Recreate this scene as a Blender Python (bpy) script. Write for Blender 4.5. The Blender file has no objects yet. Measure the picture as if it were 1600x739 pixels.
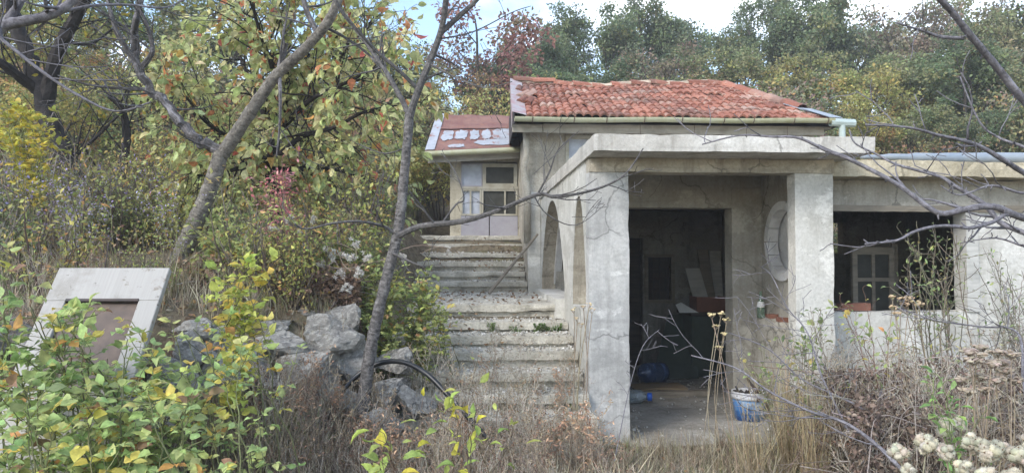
import bpy, math, random
import numpy as np
from mathutils import Vector, Matrix, Quaternion, noise

# ------------------------------------------------------------------ camera, sky, sun, exposure
SC = bpy.context.scene
COL = SC.collection
F = 1100.0                       # focal length in pixels of the 1600 x 739 photograph
YAW, PITCH = math.atan(62 / F), math.atan(32.5 / F)
EYE = Vector((0, 0, 1.57))
cam_d = bpy.data.cameras.new('camera')
cam = bpy.data.objects.new('camera', cam_d)
COL.objects.link(cam)
cam.location = EYE
cam.rotation_mode = 'XYZ'
cam.rotation_euler = (math.pi / 2 + PITCH, 0, -YAW)
cam_d.sensor_width = 36
cam_d.lens = 36 * F / 1600
cam_d.clip_start = 0.05
cam_d.clip_end = 600
SC.camera = cam
CAMR = cam.rotation_euler.to_matrix()

SUN_EL, SUN_AZ = math.radians(38), math.radians(226)     # azimuth from +Y towards +X
wd = bpy.data.worlds.new('World')
SC.world = wd
wd.use_nodes = True
nt = wd.node_tree
nt.nodes.clear()
w_out = nt.nodes.new('ShaderNodeOutputWorld')
w_bg = nt.nodes.new('ShaderNodeBackground')
w_sky = nt.nodes.new('ShaderNodeTexSky')
w_sky.sky_type = 'NISHITA'
w_sky.sun_disc = False
w_sky.sun_elevation = SUN_EL
w_sky.sun_rotation = SUN_AZ
w_sky.air_density = 1.0
w_sky.dust_density = 0.6
w_tc = nt.nodes.new('ShaderNodeTexCoord')
w_map = nt.nodes.new('ShaderNodeMapping')
w_map.inputs['Scale'].default_value = (1.0, 1.0, 2.2)
w_map.inputs['Location'].default_value = (4.7, 2.2, 0.4)
w_n = nt.nodes.new('ShaderNodeTexNoise')
w_n.inputs['Scale'].default_value = 1.9
w_n.inputs['Detail'].default_value = 7
w_n.inputs['Roughness'].default_value = 0.52
w_r = nt.nodes.new('ShaderNodeValToRGB')
w_r.color_ramp.elements[0].position = 0.46
w_r.color_ramp.elements[1].position = 0.72
w_mx = nt.nodes.new('ShaderNodeMix')
w_mx.data_type = 'RGBA'
w_mx.inputs['B'].default_value = (7.2, 7.5, 7.9, 1)
nt.links.new(w_tc.outputs['Generated'], w_map.inputs['Vector'])
nt.links.new(w_map.outputs['Vector'], w_n.inputs['Vector'])
nt.links.new(w_n.outputs['Fac'], w_r.inputs['Fac'])
nt.links.new(w_r.outputs['Color'], w_mx.inputs['Factor'])
nt.links.new(w_sky.outputs['Color'], w_mx.inputs['A'])
nt.links.new(w_mx.outputs['Result'], w_bg.inputs['Color'])
w_bg.inputs['Strength'].default_value = 0.15
nt.links.new(w_bg.outputs['Background'], w_out.inputs['Surface'])

sun_d = bpy.data.lights.new('sun', 'SUN')
sun_d.energy = 1.3
sun_d.angle = math.radians(22)
sun_d.color = (1.0, 0.95, 0.88)
sun = bpy.data.objects.new('sun', sun_d)
COL.objects.link(sun)
_sd = Vector((math.sin(SUN_AZ) * math.cos(SUN_EL), math.cos(SUN_AZ) * math.cos(SUN_EL), math.sin(SUN_EL)))
sun.rotation_euler = (-_sd).to_track_quat('-Z', 'Y').to_euler()
sun.location = (0, -5, 20)

SC.view_settings.view_transform = 'Standard'
SC.view_settings.look = 'None'
SC.view_settings.gamma = 1
SC.view_settings.use_curve_mapping = False
SC.view_settings.exposure = 1.35

# ------------------------------------------------------------------ helpers
R = random.Random(11)
NR = np.random.RandomState(5)
PI = math.pi

def ray(px, py):
    return CAMR @ Vector(((px - 800) / F, (369.5 - py) / F, -1))
def at(px, py, Y):
    d = ray(px, py)
    return EYE + d * (Y / d.y)
def XX(px, Y, py=402):
    return at(px, py, Y).x
def ZZ(px, py, Y):
    return at(px, py, Y).z

def S(h, k=1.0):
    v = [int(h[i:i + 2], 16) / 255 for i in (0, 2, 4)]
    return tuple((c / 12.92 if c <= 0.04045 else ((c + 0.055) / 1.055) ** 2.4) * k for c in v)
def smooth(a, b, x):
    t = min(1, max(0, (x - a) / (b - a)))
    return t * t * (3 - 2 * t)
def lerp(a, b, t):
    return a + (b - a) * t
def vary(c, k=0.15, h=0.06):
    m = 1 + R.uniform(-k, k)
    return tuple(max(0.002, x * m * (1 + R.uniform(-h, h))) for x in c)
def pick(pal):
    """pal: list of (weight, colour)"""
    t = R.random() * sum(w for w, _ in pal)
    for w, c in pal:
        t -= w
        if t <= 0:
            return c
    return pal[-1][1]

def mesh_arrays(name, V, T, C=None, smooth_sh=False):
    V = np.asarray(V, np.float32).reshape(-1, 3)
    T = np.asarray(T, np.int32).reshape(-1, 3)
    me = bpy.data.meshes.new(name)
    me.vertices.add(len(V))
    me.vertices.foreach_set('co', V.ravel())
    n = len(T)
    me.loops.add(n * 3)
    me.loops.foreach_set('vertex_index', T.ravel())
    me.polygons.add(n)
    me.polygons.foreach_set('loop_start', np.arange(0, n * 3, 3, dtype=np.int32))
    if smooth_sh:
        me.polygons.foreach_set('use_smooth', np.ones(n, bool))
    if C is not None:
        C = np.asarray(C, np.float32).reshape(-1, 3)
        a = me.attributes.new('col', 'FLOAT_COLOR', 'POINT')
        a.data.foreach_set('color', np.hstack([C, np.ones((len(C), 1), np.float32)]).ravel())
    me.update(calc_edges=True)
    me.validate()
    return me

def link(name, me, mat=None, parent=None):
    o = bpy.data.objects.new(name, me)
    COL.objects.link(o)
    if mat is not None and me is not None and len(me.materials) == 0:
        me.materials.append(mat)
    if parent is not None:
        o.parent = parent
    return o

def world_parent(o, parent):
    """o's mesh holds world coordinates: cancel the (unrotated) parents' offsets"""
    off = Vector((0, 0, 0))
    p = parent
    while p is not None:
        if p.type == 'EMPTY':
            off += p.location
        p = p.parent
    o.parent = parent
    if parent.type == 'EMPTY':
        o.location = -off
    return o

def tag(o, label, cat=None, group=None, kind=None):
    if label: o['label'] = label
    if cat: o['category'] = cat
    if group: o['group'] = group
    if kind: o['kind'] = kind
    return o

def empty(name, loc, label=None, cat=None, group=None):
    o = bpy.data.objects.new(name, None)
    o.empty_display_size = 0.1
    COL.objects.link(o)
    o.location = loc
    return tag(o, label, cat, group)

class MB:
    """collects tubes, boxes and free faces; verts in world or local coordinates"""
    def __init__(s):
        s.v = []; s.f = []; s.uv = []; s.c = []
    def quadface(s, pts, col=(.5, .5, .5)):
        i = len(s.v)
        s.v += [tuple(p) for p in pts]
        s.uv += [(0, 0)] * len(pts)
        s.c += [col] * len(pts)
        s.f.append(tuple(range(i, i + len(pts))))
    def hexa(s, p, col=(.5, .5, .5)):
        """p: 8 corners, bottom ring 0-3 counter-clockwise from above, top ring 4-7"""
        i = len(s.v)
        s.v += [tuple(q) for q in p]
        s.uv += [(0, 0)] * 8
        s.c += [col] * 8
        for a in ((3, 2, 1, 0), (4, 5, 6, 7), (0, 1, 5, 4), (1, 2, 6, 5), (2, 3, 7, 6), (3, 0, 4, 7)):
            s.f.append(tuple(i + k for k in a))
    def box(s, x0, x1, y0, y1, z0, z1, col=(.5, .5, .5)):
        s.hexa([(x0, y0, z0), (x1, y0, z0), (x1, y1, z0), (x0, y1, z0),
                (x0, y0, z1), (x1, y0, z1), (x1, y1, z1), (x0, y1, z1)], col)
    def tube(s, pts, rad, n=5, col=(.5, .5, .5), cap=True, lump=0.0):
        pts = [Vector(p) for p in pts]
        m = len(pts)
        if m < 2: return
        if not isinstance(rad, (list, tuple)):
            rad = [rad] * m
        base = len(s.v)
        t = (pts[1] - pts[0]).normalized()
        ref = Vector((0, 0, 1)) if abs(t.z) < 0.9 else Vector((1, 0, 0))
        u = t.cross(ref).normalized()
        along = 0
        for k in range(m):
            if k:
                along += (pts[k] - pts[k - 1]).length
            tt = (pts[min(k + 1, m - 1)] - pts[max(k - 1, 0)])
            if tt.length < 1e-7: tt = t
            tt = tt.normalized()
            u = (u - tt * u.dot(tt))
            if u.length < 1e-5: u = tt.orthogonal()
            u.normalize()
            w = tt.cross(u)
            for j in range(n):
                a = 2 * PI * j / n
                r = rad[k] * (1 + (R.uniform(-lump, lump) if lump else 0))
                q = pts[k] + (u * math.cos(a) + w * math.sin(a)) * r
                s.v.append((q.x, q.y, q.z))
                s.uv.append((j / n, along))
                s.c.append(col)
        for k in range(m - 1):
            for j in range(n):
                a = base + k * n + j
                b = base + k * n + (j + 1) % n
                s.f.append((a, b, b + n, a + n))
        if cap:
            s.f.append(tuple(base + j for j in range(n))[::-1])
            s.f.append(tuple(base + (m - 1) * n + j for j in range(n)))
    def arrays(s):
        T = []
        for f in s.f:
            for k in range(1, len(f) - 1):
                T.append((f[0], f[k], f[k + 1]))
        return np.array(s.v, np.float32).reshape(-1, 3), np.array(T, np.int32).reshape(-1, 3), np.array(s.c, np.float32).reshape(-1, 3)
    def mesh(s, name, smooth_sh=False, uv=False):
        me = bpy.data.meshes.new(name)
        me.from_pydata(s.v, [], s.f)
        a = me.attributes.new('col', 'FLOAT_COLOR', 'POINT')
        a.data.foreach_set('color', np.hstack([np.array(s.c, np.float32).reshape(-1, 3), np.ones((len(s.c), 1), np.float32)]).ravel())
        if uv:
            a = me.attributes.new('tuv', 'FLOAT2', 'POINT')
            a.data.foreach_set('vector', np.array(s.uv, np.float32).ravel())
        if smooth_sh:
            me.polygons.foreach_set('use_smooth', np.ones(len(me.polygons), bool))
        me.update()
        return me
    def build(s, name, mat, parent=None, world=True, smooth_sh=False, bevel=0.0, uv=False, seg=1):
        o = link(name, s.mesh(name, smooth_sh, uv), mat)
        if parent is not None:
            if world: world_parent(o, parent)
            else: o.parent = parent
        if bevel:
            b = o.modifiers.new('bevel', 'BEVEL')
            b.width = bevel; b.segments = seg; b.limit_method = 'ANGLE'
        return o

# leaf templates: (along, side, up) in leaf lengths / widths
LEAF_A = (np.array([(0, 0, 0), (.45, .5, .10), (.45, -.5, .10), (1, 0, -.06)], np.float32),
          np.array([(0, 2, 3), (0, 3, 1)], np.int32))
LEAF_B = (np.array([(0, 0, 0), (.28, .40, .10), (.28, -.40, .10), (.62, .46, .10), (.62, -.46, .10), (1, 0, -.16), (.45, 0, .0)], np.float32),
          np.array([(0, 6, 1), (0, 2, 6), (1, 6, 3), (2, 4, 6), (3, 6, 5), (6, 4, 5)], np.int32))
LEAF_C = (np.array([(0, 0, 0), (.16, .03, .02), (.16, -.03, .02), (.34, .40, .10), (.34, 0, .02), (.34, -.40, .10),
                    (.58, .50, .12), (.58, 0, .02), (.58, -.50, .12), (.82, .27, .0), (.82, 0, -.07), (.82, -.27, .0), (1.0, 0, -.22)], np.float32),
          np.array([(0, 2, 1), (1, 4, 3), (1, 2, 4), (2, 5, 4), (3, 4, 7), (3, 7, 6), (4, 5, 8), (4, 8, 7),
                    (6, 7, 10), (6, 10, 9), (7, 8, 11), (7, 11, 10), (9, 10, 12), (10, 11, 12)], np.int32))

class LB:
    def __init__(s, tmpl=LEAF_A):
        s.t = tmpl; s.P = []; s.D = []; s.N = []; s.L = []; s.W = []; s.C = []
    def add(s, p, d, n, L, W, c):
        s.P.append((p[0], p[1], p[2])); s.D.append((d[0], d[1], d[2])); s.N.append((n[0], n[1], n[2])); s.L.append(L); s.W.append(W); s.C.append(c)
    def arrays(s):
        tv, tf = s.t
        if not s.P:
            return np.zeros((0, 3), np.float32), np.zeros((0, 3), np.int32), np.zeros((0, 3), np.float32)
        P = np.array(s.P, np.float32); D = np.array(s.D, np.float32); N = np.array(s.N, np.float32)
        D /= np.linalg.norm(D, axis=1, keepdims=True) + 1e-9
        N = N - D * np.sum(D * N, axis=1, keepdims=True)
        N /= np.linalg.norm(N, axis=1, keepdims=True) + 1e-9
        B = np.cross(N, D)
        L = np.array(s.L, np.float32)[:, None, None]; W = np.array(s.W, np.float32)[:, None, None]
        cu = NR.uniform(.3, 1.6, (len(P), 1, 1)).astype(np.float32) * NR.choice([1, 1, 1, -.7], (len(P), 1, 1)).astype(np.float32)
        V = P[:, None] + D[:, None] * tv[None, :, 0:1] * L + B[:, None] * tv[None, :, 1:2] * W + N[:, None] * tv[None, :, 2:3] * L * cu
        k = len(tv)
        T = tf[None] + (np.arange(len(P), dtype=np.int32) * k)[:, None, None]
        C = np.repeat(np.array(s.C, np.float32), k, axis=0) * NR.uniform(.82, 1.16, (len(P) * k, 1)).astype(np.float32)
        return V.reshape(-1, 3), T.reshape(-1, 3), C
    def build(s, name, mat, parent=None, world=True):
        V, T, C = s.arrays()
        o = link(name, mesh_arrays(name, V, T, C), mat)
        if parent is not None:
            if world: world_parent(o, parent)
            else: o.parent = parent
        return o

def join_arrays(parts):
    V = []; T = []; C = []; off = 0
    for v, t, c in parts:
        V.append(v); T.append(t + off); C.append(c); off += len(v)
    return np.concatenate(V), np.concatenate(T), np.concatenate(C)

def scatter(protos, places):
    """places: (proto index, x, y, z, rotation, scale, tilt, tint)"""
    parts = []
    for (k, x, y, z, rz, sc, tl, tint) in places:
        v, t, c = protos[k]
        M = (Matrix.Rotation(rz, 3, 'Z') @ Matrix.Rotation(tl, 3, 'X')) * sc
        M = np.array(M, np.float32)
        parts.append((v @ M.T + np.array((x, y, z), np.float32), t, c * np.array(tint, np.float32)))
    return join_arrays(parts)

# ------------------------------------------------------------------ materials
MATS = {}
class NG:
    def __init__(s, name):
        s.m = bpy.data.materials.new(name)
        s.m.use_nodes = True
        s.nt = s.m.node_tree
        s.b = s.nt.nodes['Principled BSDF']
        s.out = s.nt.nodes['Material Output']
        s._tc = None
    def n(s, t, **kw):
        nd = s.nt.nodes.new(t)
        for k, v in kw.items():
            setattr(nd, k, v)
        return nd
    def l(s, a, b):
        s.nt.links.new(a, b)
    def tc(s, which='Object'):
        if s._tc is None:
            s._tc = s.n('ShaderNodeTexCoord')
        return s._tc.outputs[which]
    def mapped(s, scale, src=None, loc=(0, 0, 0)):
        m = s.n('ShaderNodeMapping')
        m.inputs['Scale'].default_value = scale
        m.inputs['Location'].default_value = loc
        s.l(src if src is not None else s.tc(), m.inputs['Vector'])
        return m.outputs['Vector']
    def noise(s, scale, detail=4, rough=.55, vec=None):
        nd = s.n('ShaderNodeTexNoise')
        nd.inputs['Scale'].default_value = scale
        nd.inputs['Detail'].default_value = detail
        nd.inputs['Roughness'].default_value = rough
        s.l(vec if vec is not None else s.tc(), nd.inputs['Vector'])
        return nd.outputs['Fac']
    def ramp(s, fac, stops):
        r = s.n('ShaderNodeValToRGB')
        e = r.color_ramp.elements
        while len(e) < len(stops): e.new(0.5)
        for k, (p, c) in enumerate(stops):
            e[k].position = p
            e[k].color = (c, c, c, 1) if isinstance(c, (int, float)) else (*c, 1)
        s.l(fac, r.inputs['Fac'])
        return r.outputs['Color']
    def mix(s, fac, a, b, mode='MIX'):
        m = s.n('ShaderNodeMix', data_type='RGBA', blend_type=mode)
        for sock, v in (('Factor', fac), ('A', a), ('B', b)):
            if hasattr(v, 'is_linked'): s.l(v, m.inputs[sock])
            elif sock == 'Factor': m.inputs[sock].default_value = v
            else: m.inputs[sock].default_value = (*v, 1)
        return m.outputs['Result']
    def bump(s, h, strength=.3, dist=.01):
        b = s.n('ShaderNodeBump')
        b.inputs['Strength'].default_value = strength
        b.inputs['Distance'].default_value = dist
        s.l(h, b.inputs['Height'])
        s.l(b.outputs['Normal'], s.b.inputs['Normal'])
    def color(s, c):
        if hasattr(c, 'is_linked'): s.l(c, s.b.inputs['Base Color'])
        else: s.b.inputs['Base Color'].default_value = (*c, 1)
    def set(s, **kw):
        for k, v in kw.items():
            s.b.inputs[k.replace('_', ' ')].default_value = v
        return s

def mat_concrete(name, c1, c2, stain, amt=.6, streak=.5, pits=.3, scale=1.0, crumble=0.0, blotch=None, crack=.5, pour=.25):
    g = NG(name)
    big = g.noise(1.3 * scale, 9, .68)
    base = g.mix(g.ramp(big, [(.40, 0.0), (.60, 1.0)]), c1, c2)
    st = g.noise(1.0, 8, .7, g.mapped((5.2 * scale, 5.2 * scale, .5 * scale)))
    base = g.mix(g.ramp(st, [(.52, 0.0), (.66, streak)]), base, stain)
    bl = g.noise(2.7 * scale, 10, .74, g.mapped((1, 1, 1), loc=(7.3, 2.2, 1.1)))
    base = g.mix(g.ramp(bl, [(.54, 0.0), (.60, amt)]), base, stain)
    lt = g.noise(1.9 * scale, 10, .74, g.mapped((1, 1, 1.6), loc=(1.3, 5.2, 9.1)))
    base = g.mix(g.ramp(lt, [(.56, 0.0), (.61, .55)]), base, tuple(min(1, x * 1.35) for x in c1))
    if blotch:
        b2 = g.noise(1.1 * scale, 10, .70, g.mapped((1.3, 1.3, 2.0), loc=(3.1, 8.2, 4.4)))
        base = g.mix(g.ramp(b2, [(.51, 0.0), (.57, .65)]), base, blotch)
    if pour:
        pl_ = g.noise(1.0, 4, .6, g.mapped((.4, .4, 9.0)))
        base = g.mix(g.ramp(pl_, [(.60, 0.0), (.66, pour)]), base, stain)
    fine = g.noise(38, 7, .75)
    base = g.mix(g.ramp(fine, [(.32, 0.0), (.58, 1.0)]), g.mix(.42, base, stain), base)
    if crack:
        dn = g.n('ShaderNodeTexNoise'); dn.inputs['Scale'].default_value = 3.0; dn.inputs['Detail'].default_value = 6
        g.l(g.tc(), dn.inputs['Vector'])
        ad = g.n('ShaderNodeMix', data_type='RGBA', blend_type='LINEAR_LIGHT'); ad.inputs['Factor'].default_value = .22
        g.l(g.tc(), ad.inputs['A']); g.l(dn.outputs['Color'], ad.inputs['B'])
        vc = g.n('ShaderNodeTexVoronoi', feature='DISTANCE_TO_EDGE'); vc.inputs['Scale'].default_value = 1.15
        g.l(ad.outputs['Result'], vc.inputs['Vector'])
        lim = g.noise(.9, 3, .5, g.mapped((1, 1, 1), loc=(2.2, 9.1, 3.3)))
        m_ = g.mix(g.ramp(lim, [(.5, 0.0), (.56, 1.0)]), (0, 0, 0), g.ramp(vc.outputs['Distance'], [(.004, crack), (.011, 0.0)]))
        base = g.mix(m_, base, tuple(x * .3 for x in stain))
    if pits:
        vo = g.n('ShaderNodeTexVoronoi', feature='F1')
        vo.inputs['Scale'].default_value = 13
        g.l(g.tc(), vo.inputs['Vector'])
        base = g.mix(g.ramp(vo.outputs['Distance'], [(.05, pits), (.11, 0.0)]), base, tuple(x * .25 for x in stain))
    g.color(base)
    g.set(Roughness=.93)
    hs = g.noise(16, 8, .7)
    g.bump(g.mix(.5 + .4 * crumble, fine, hs), .45 + .55 * crumble, .014 + .03 * crumble)
    MATS[name] = g.m
    return g.m

def mat_attr(name, rough=.75, transl=.0, tint=1.0, nscale=30):
    g = NG(name)
    a = g.n('ShaderNodeAttribute', attribute_name='col')
    n = g.noise(nscale, 3, .6)
    c = g.mix(g.ramp(n, [(.3, .0), (.7, 1.0)]), g.mix(1.0, a.outputs['Color'], (.62 * tint, .62 * tint, .62 * tint), 'MULTIPLY'),
              g.mix(1.0, a.outputs['Color'], (1.22 * tint, 1.22 * tint, 1.22 * tint), 'MULTIPLY'))
    g.color(c)
    g.set(Roughness=rough)
    g.b.inputs['Specular IOR Level'].default_value = .3
    if transl:
        t = g.n('ShaderNodeBsdfTranslucent')
        g.l(c, t.inputs['Color'])
        mx = g.n('ShaderNodeMixShader')
        mx.inputs['Fac'].default_value = transl
        g.l(g.b.outputs['BSDF'], mx.inputs[1])
        g.l(t.outputs['BSDF'], mx.inputs[2])
        g.l(mx.outputs['Shader'], g.out.inputs['Surface'])
    MATS[name] = g.m
    return g.m

def mat_bark(name, dark, mid, light, band=22, bump=.6, moss=None, bandmix=.6):
    g = NG(name)
    a = g.n('ShaderNodeAttribute', attribute_name='tuv')
    wob = g.n('ShaderNodeMix', data_type='RGBA', blend_type='LINEAR_LIGHT'); wob.inputs['Factor'].default_value = .03
    wn = g.n('ShaderNodeTexNoise'); wn.inputs['Scale'].default_value = 6; wn.inputs['Detail'].default_value = 4
    g.l(g.tc(), wn.inputs['Vector'])
    g.l(a.outputs['Vector'], wob.inputs['A']); g.l(wn.outputs['Color'], wob.inputs['B'])
    vec = g.mapped((4.5, band, 1), wob.outputs['Result'])
    n1 = g.noise(1.0, 7, .72, vec)
    n2 = g.noise(11, 8, .72)
    n3 = g.noise(55, 5, .75)
    c = g.ramp(n1, [(.36, dark), (.47, mid), (.64, light)])
    c2 = g.ramp(n2, [(.36, dark), (.5, mid), (.66, light)])
    c = g.mix(bandmix, c2, c)
    c = g.mix(g.ramp(n3, [(.36, .6), (.5, 0.0)]), c, tuple(x * .5 for x in dark))
    li = g.noise(7, 8, .7, g.mapped((1, 1, 1), loc=(4, 2, 8)))
    c = g.mix(g.ramp(li, [(.58, 0.0), (.66, .6)]), c, tuple(min(1, x * 1.25) for x in light))
    if moss:
        c = g.mix(g.ramp(g.noise(5, 5, .6), [(.55, 0.0), (.66, .55)]), c, moss)
    g.color(c)
    g.set(Roughness=.88)
    g.bump(g.mix(.5, n1, n2), bump, .02)
    MATS[name] = g.m
    return g.m

def mat_plain(name, c, rough=.7, metal=0, nscale=20, nvar=.25, dirt=None, dirt_amt=.6, bump=.1, dscale=4):
    g = NG(name)
    n = g.noise(nscale, 5, .6)
    b = g.mix(n, tuple(x * (1 - nvar) for x in c), tuple(min(1, x * (1 + nvar)) for x in c))
    if dirt:
        b = g.mix(g.ramp(g.noise(dscale, 7, .65), [(.45, 0.0), (.68, dirt_amt)]), b, dirt)
    g.color(b)
    g.set(Roughness=rough, Metallic=metal)
    if bump: g.bump(n, bump, .006)
    MATS[name] = g.m
    return g.m

def mat_wood(name, c1, c2, grey=.0, axis=(3, 3, 30), rough=.8):
    g = NG(name)
    n = g.noise(1.0, 6, .65, g.mapped(axis))
    n2 = g.noise(4, 4, .6)
    c = g.mix(g.ramp(n, [(.3, 0.0), (.7, 1.0)]), c1, c2)
    c = g.mix(g.ramp(n2, [(.5, 0.0), (.72, .5)]), c, tuple(x * .45 for x in c1))
    g.color(c)
    g.set(Roughness=rough)
    g.bump(n, .3, .005)
    MATS[name] = g.m
    return g.m

mat_concrete('column_concrete', S('c8c7c3'), S('b0afac'), S('7a7976'), amt=0.26, streak=.4, pits=.12, blotch=S('91918e'))
mat_concrete('pier_concrete', S('cbc9c2'), S('b6b3aa'), S('858177'), amt=0.22, streak=.4, pits=.3)
mat_concrete('limewash', S('d0cec8'), S('bdbbb3'), S('8f8c83'), amt=0.26, streak=.4, pits=.0, blotch=S('aaa79e'))
mat_concrete('beam_concrete', S('b8b0a0'), S('a09786'), S('6a6255'), amt=0.38, streak=.6, pits=.3)
mat_concrete('slab_concrete', S('cfccc5'), S('b9b5ad'), S('837e75'), amt=0.26, streak=.6, pits=.2, crumble=.2)
mat_concrete('wing_slab_concrete', S('c2b8a0'), S('aca28b'), S('6c604b'), amt=0.38, streak=.6, pits=.2, crumble=.4)
mat_concrete('porch_plaster', S('b0aba0'), S('9a9488'), S('6c675c'), amt=0.30, streak=.5, pits=.15)
mat_concrete('rough_plaster', S('b8b2a5'), S('9c9587'), S('686256'), amt=0.45, streak=.5, pits=.4, crumble=.5)
mat_concrete('step_concrete', S('d2cdc0'), S('b6b0a2'), S('6f6a5b'), amt=0.34, streak=.4, pits=.4, crumble=.8)
mat_concrete('floor_concrete', S('a7a39b'), S('8e8a82'), S('5c574e'), amt=0.38, streak=.2, pits=.3, crumble=.5)
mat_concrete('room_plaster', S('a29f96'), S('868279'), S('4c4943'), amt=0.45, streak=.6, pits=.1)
mat_concrete('annexe_plaster', S('bcb5a2'), S('a59d8a'), S('70685a'), amt=0.38, streak=.5, pits=.1)
mat_attr('leaf', .5, .42)
mat_attr('far_leaf', .55, .42)
mat_attr('dry_leaf', .85, .15)
mat_attr('stem', .85, 0)
mat_attr('grass', .8, .25)
mat_attr('fluff', .95, .35)
mat_bark('cherry_twig_bark', S('2c2a2a'), S('524f4e'), S('7d7a78'), band=30, bump=.6)
mat_bark('cherry_bark', S('1f1d1c'), S('565250'), S('8b8784'), band=34, bump=1.0, bandmix=.75)
mat_bark('scaly_bark', S('2c2926'), S('6b655d'), S('969086'), band=24, bump=1.4, bandmix=.7)
mat_bark('dead_limb_bark', S('211e1d'), S('4a4644'), S('98959a'), band=2.2, bump=1.4, bandmix=.7)
mat_bark('dark_bark', S('141111'), S('2a2524'), S('46403f'), band=8, bump=1.2, bandmix=.3)
mat_bark('grey_twig_bark', S('454346'), S('6d6a6f'), S('949197'), band=30, bump=.5)
mat_bark('oak_bark', S('2e2a26'), S('4b453e'), S('6d665c'), band=5, bump=.8, bandmix=.3)
mat_wood('grey_wood', S('6f675b'), S('938a7b'))
mat_wood('maroon_wood', S('3a201d'), S('4e2c27'))
mat_wood('dark_wood', S('2b2521'), S('463d35'))
mat_wood('pale_board', S('a9a8a2'), S('c6c4be'))
mat_wood('ceiling_wood', S('3a342d'), S('574e43'), axis=(30, 3, 30))
mat_wood('fascia_wood', S('8b8579'), S('a8a296'), axis=(2, 30, 30))
mat_plain('cream_paint', S('a9a597'), .6, nvar=.1, dirt=S('7c745c'), dirt_amt=.7)
mat_plain('lilac_panel', S('99979e'), .6, nvar=.08, dirt=S('85808a'), dirt_amt=.6)
mat_plain('white_paint', S('a19f9e'), .55, nvar=.06, dirt=S('9b9690'), dirt_amt=.5)
def mat_panel():
    g = NG('old_white_board')
    gr = g.noise(1.0, 6, .6, g.mapped((90, 1.5, 1.5)))
    c = g.mix(g.ramp(gr, [(.35, 0.0), (.65, 1.0)]), S('9a9792'), S('a3a09b'))
    c = g.mix(g.ramp(g.noise(2.6, 9, .72), [(.5, 0.0), (.62, .55)]), c, S('7c776e'))
    c = g.mix(g.ramp(g.noise(14, 8, .75), [(.62, 0.0), (.67, .9)]), c, S('4b443c'))
    c = g.mix(g.ramp(g.noise(5, 9, .75, g.mapped((1, 1, 1), loc=(4, 4, 1))), [(.6, 0.0), (.64, .7)]), c, S('6e6355'))
    g.color(c); g.set(Roughness=.7); g.bump(gr, .25, .004)
    MATS['old_white_board'] = g.m
mat_panel()
mat_plain('brown_board', S('3f3129'), .5, nscale=6, nvar=.4, dirt=S('6f5a4b'), dirt_amt=.7)
mat_plain('black_plastic', S('16181b'), .35, nvar=.2, dirt=S('4a4a48'), dirt_amt=.3)
mat_plain('gutter_metal', S('a7a88e'), .5, nvar=.1, dirt=S('8f8a5e'), dirt_amt=.6, dscale=6)
mat_plain('gutter_pipe_metal', S('a9b6b4'), .45, nvar=.1, dirt=S('7e8a80'), dirt_amt=.4)
mat_plain('rust_bracket', S('5b4a42'), .8, nvar=.3)
mat_plain('blue_metal', S('8b939b'), .45, nvar=.12, dirt=S('5f7287'), dirt_amt=.5, dscale=3)
mat_plain('flashing_metal', S('a39d9c'), .5, nvar=.1, dirt=S('a0605c'), dirt_amt=.85, dscale=5)
mat_plain('mortar', S('b5a593'), .95, nvar=.3, dirt=S('6d5a4c'), dirt_amt=.6, bump=.6)
mat_plain('brick_red', S('7d5546'), .9, nvar=.25, dirt=S('6a4438'), dirt_amt=.5, bump=.4)
mat_plain('brick_pale', S('d6d5d3'), .9, nvar=.15, dirt=S('8b8782'), dirt_amt=.5, bump=.3)
mat_plain('green_board', S('3f4a42'), .8, nvar=.2, dirt=S('2c332e'), dirt_amt=.5)
mat_plain('bucket_white', S('c9cbd0'), .45, nvar=.05, dirt=S('7d7a72'), dirt_amt=.6, dscale=7)
mat_plain('cardboard', S('8d7a60'), .9, nvar=.15)
mat_plain('iron', S('33302e'), .7, nvar=.3, dirt=S('5a3a2a'), dirt_amt=.5)
mat_plain('blue_plastic', S('2a5fc0'), .4, nvar=.1)
mat_plain('paper_label', S('d9d9d6'), .7, nvar=.06)
mat_plain('seed_brown', S('6b5138'), .9, nvar=.4)
mat_plain('orange_hip', S('d06a1e'), .4, nvar=.2)
mat_plain('roof_felt', S('3b3230'), .9, nvar=.3)

def mat_tile():
    g = NG('roof_tile')
    oi = g.n('ShaderNodeObjectInfo')
    base = g.ramp(oi.outputs['Random'], [(0, S('7a4c3d')), (.3, S('9b6350')), (.6, S('aa7460')), (.85, S('8b5645')), (1, S('b5998a'))])
    big = g.noise(1.2, 6, .65, g.mapped((1, 1, 1), g.tc('Object')))
    gm = g.n('ShaderNodeNewGeometry')
    wn = g.noise(1.7, 6, .65, gm.outputs['Position'])
    base = g.mix(g.ramp(wn, [(.48, 0.0), (.6, .6)]), base, S('5b4a43'))
    wn2 = g.noise(6.5, 6, .7, g.mapped((1, 1, 1), gm.outputs['Position'], (4, 4, 4)))
    base = g.mix(g.ramp(wn2, [(.55, 0.0), (.66, .75)]), base, S('ad9c8c'))
    f = g.noise(70, 4, .7)
    base = g.mix(g.ramp(f, [(.35, .45), (.55, 0.0)]), base, S('4f352d'))
    g.color(base)
    g.set(Roughness=.92)
    g.bump(f, .4, .006)
    MATS['roof_tile'] = g.m
mat_tile()

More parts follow.
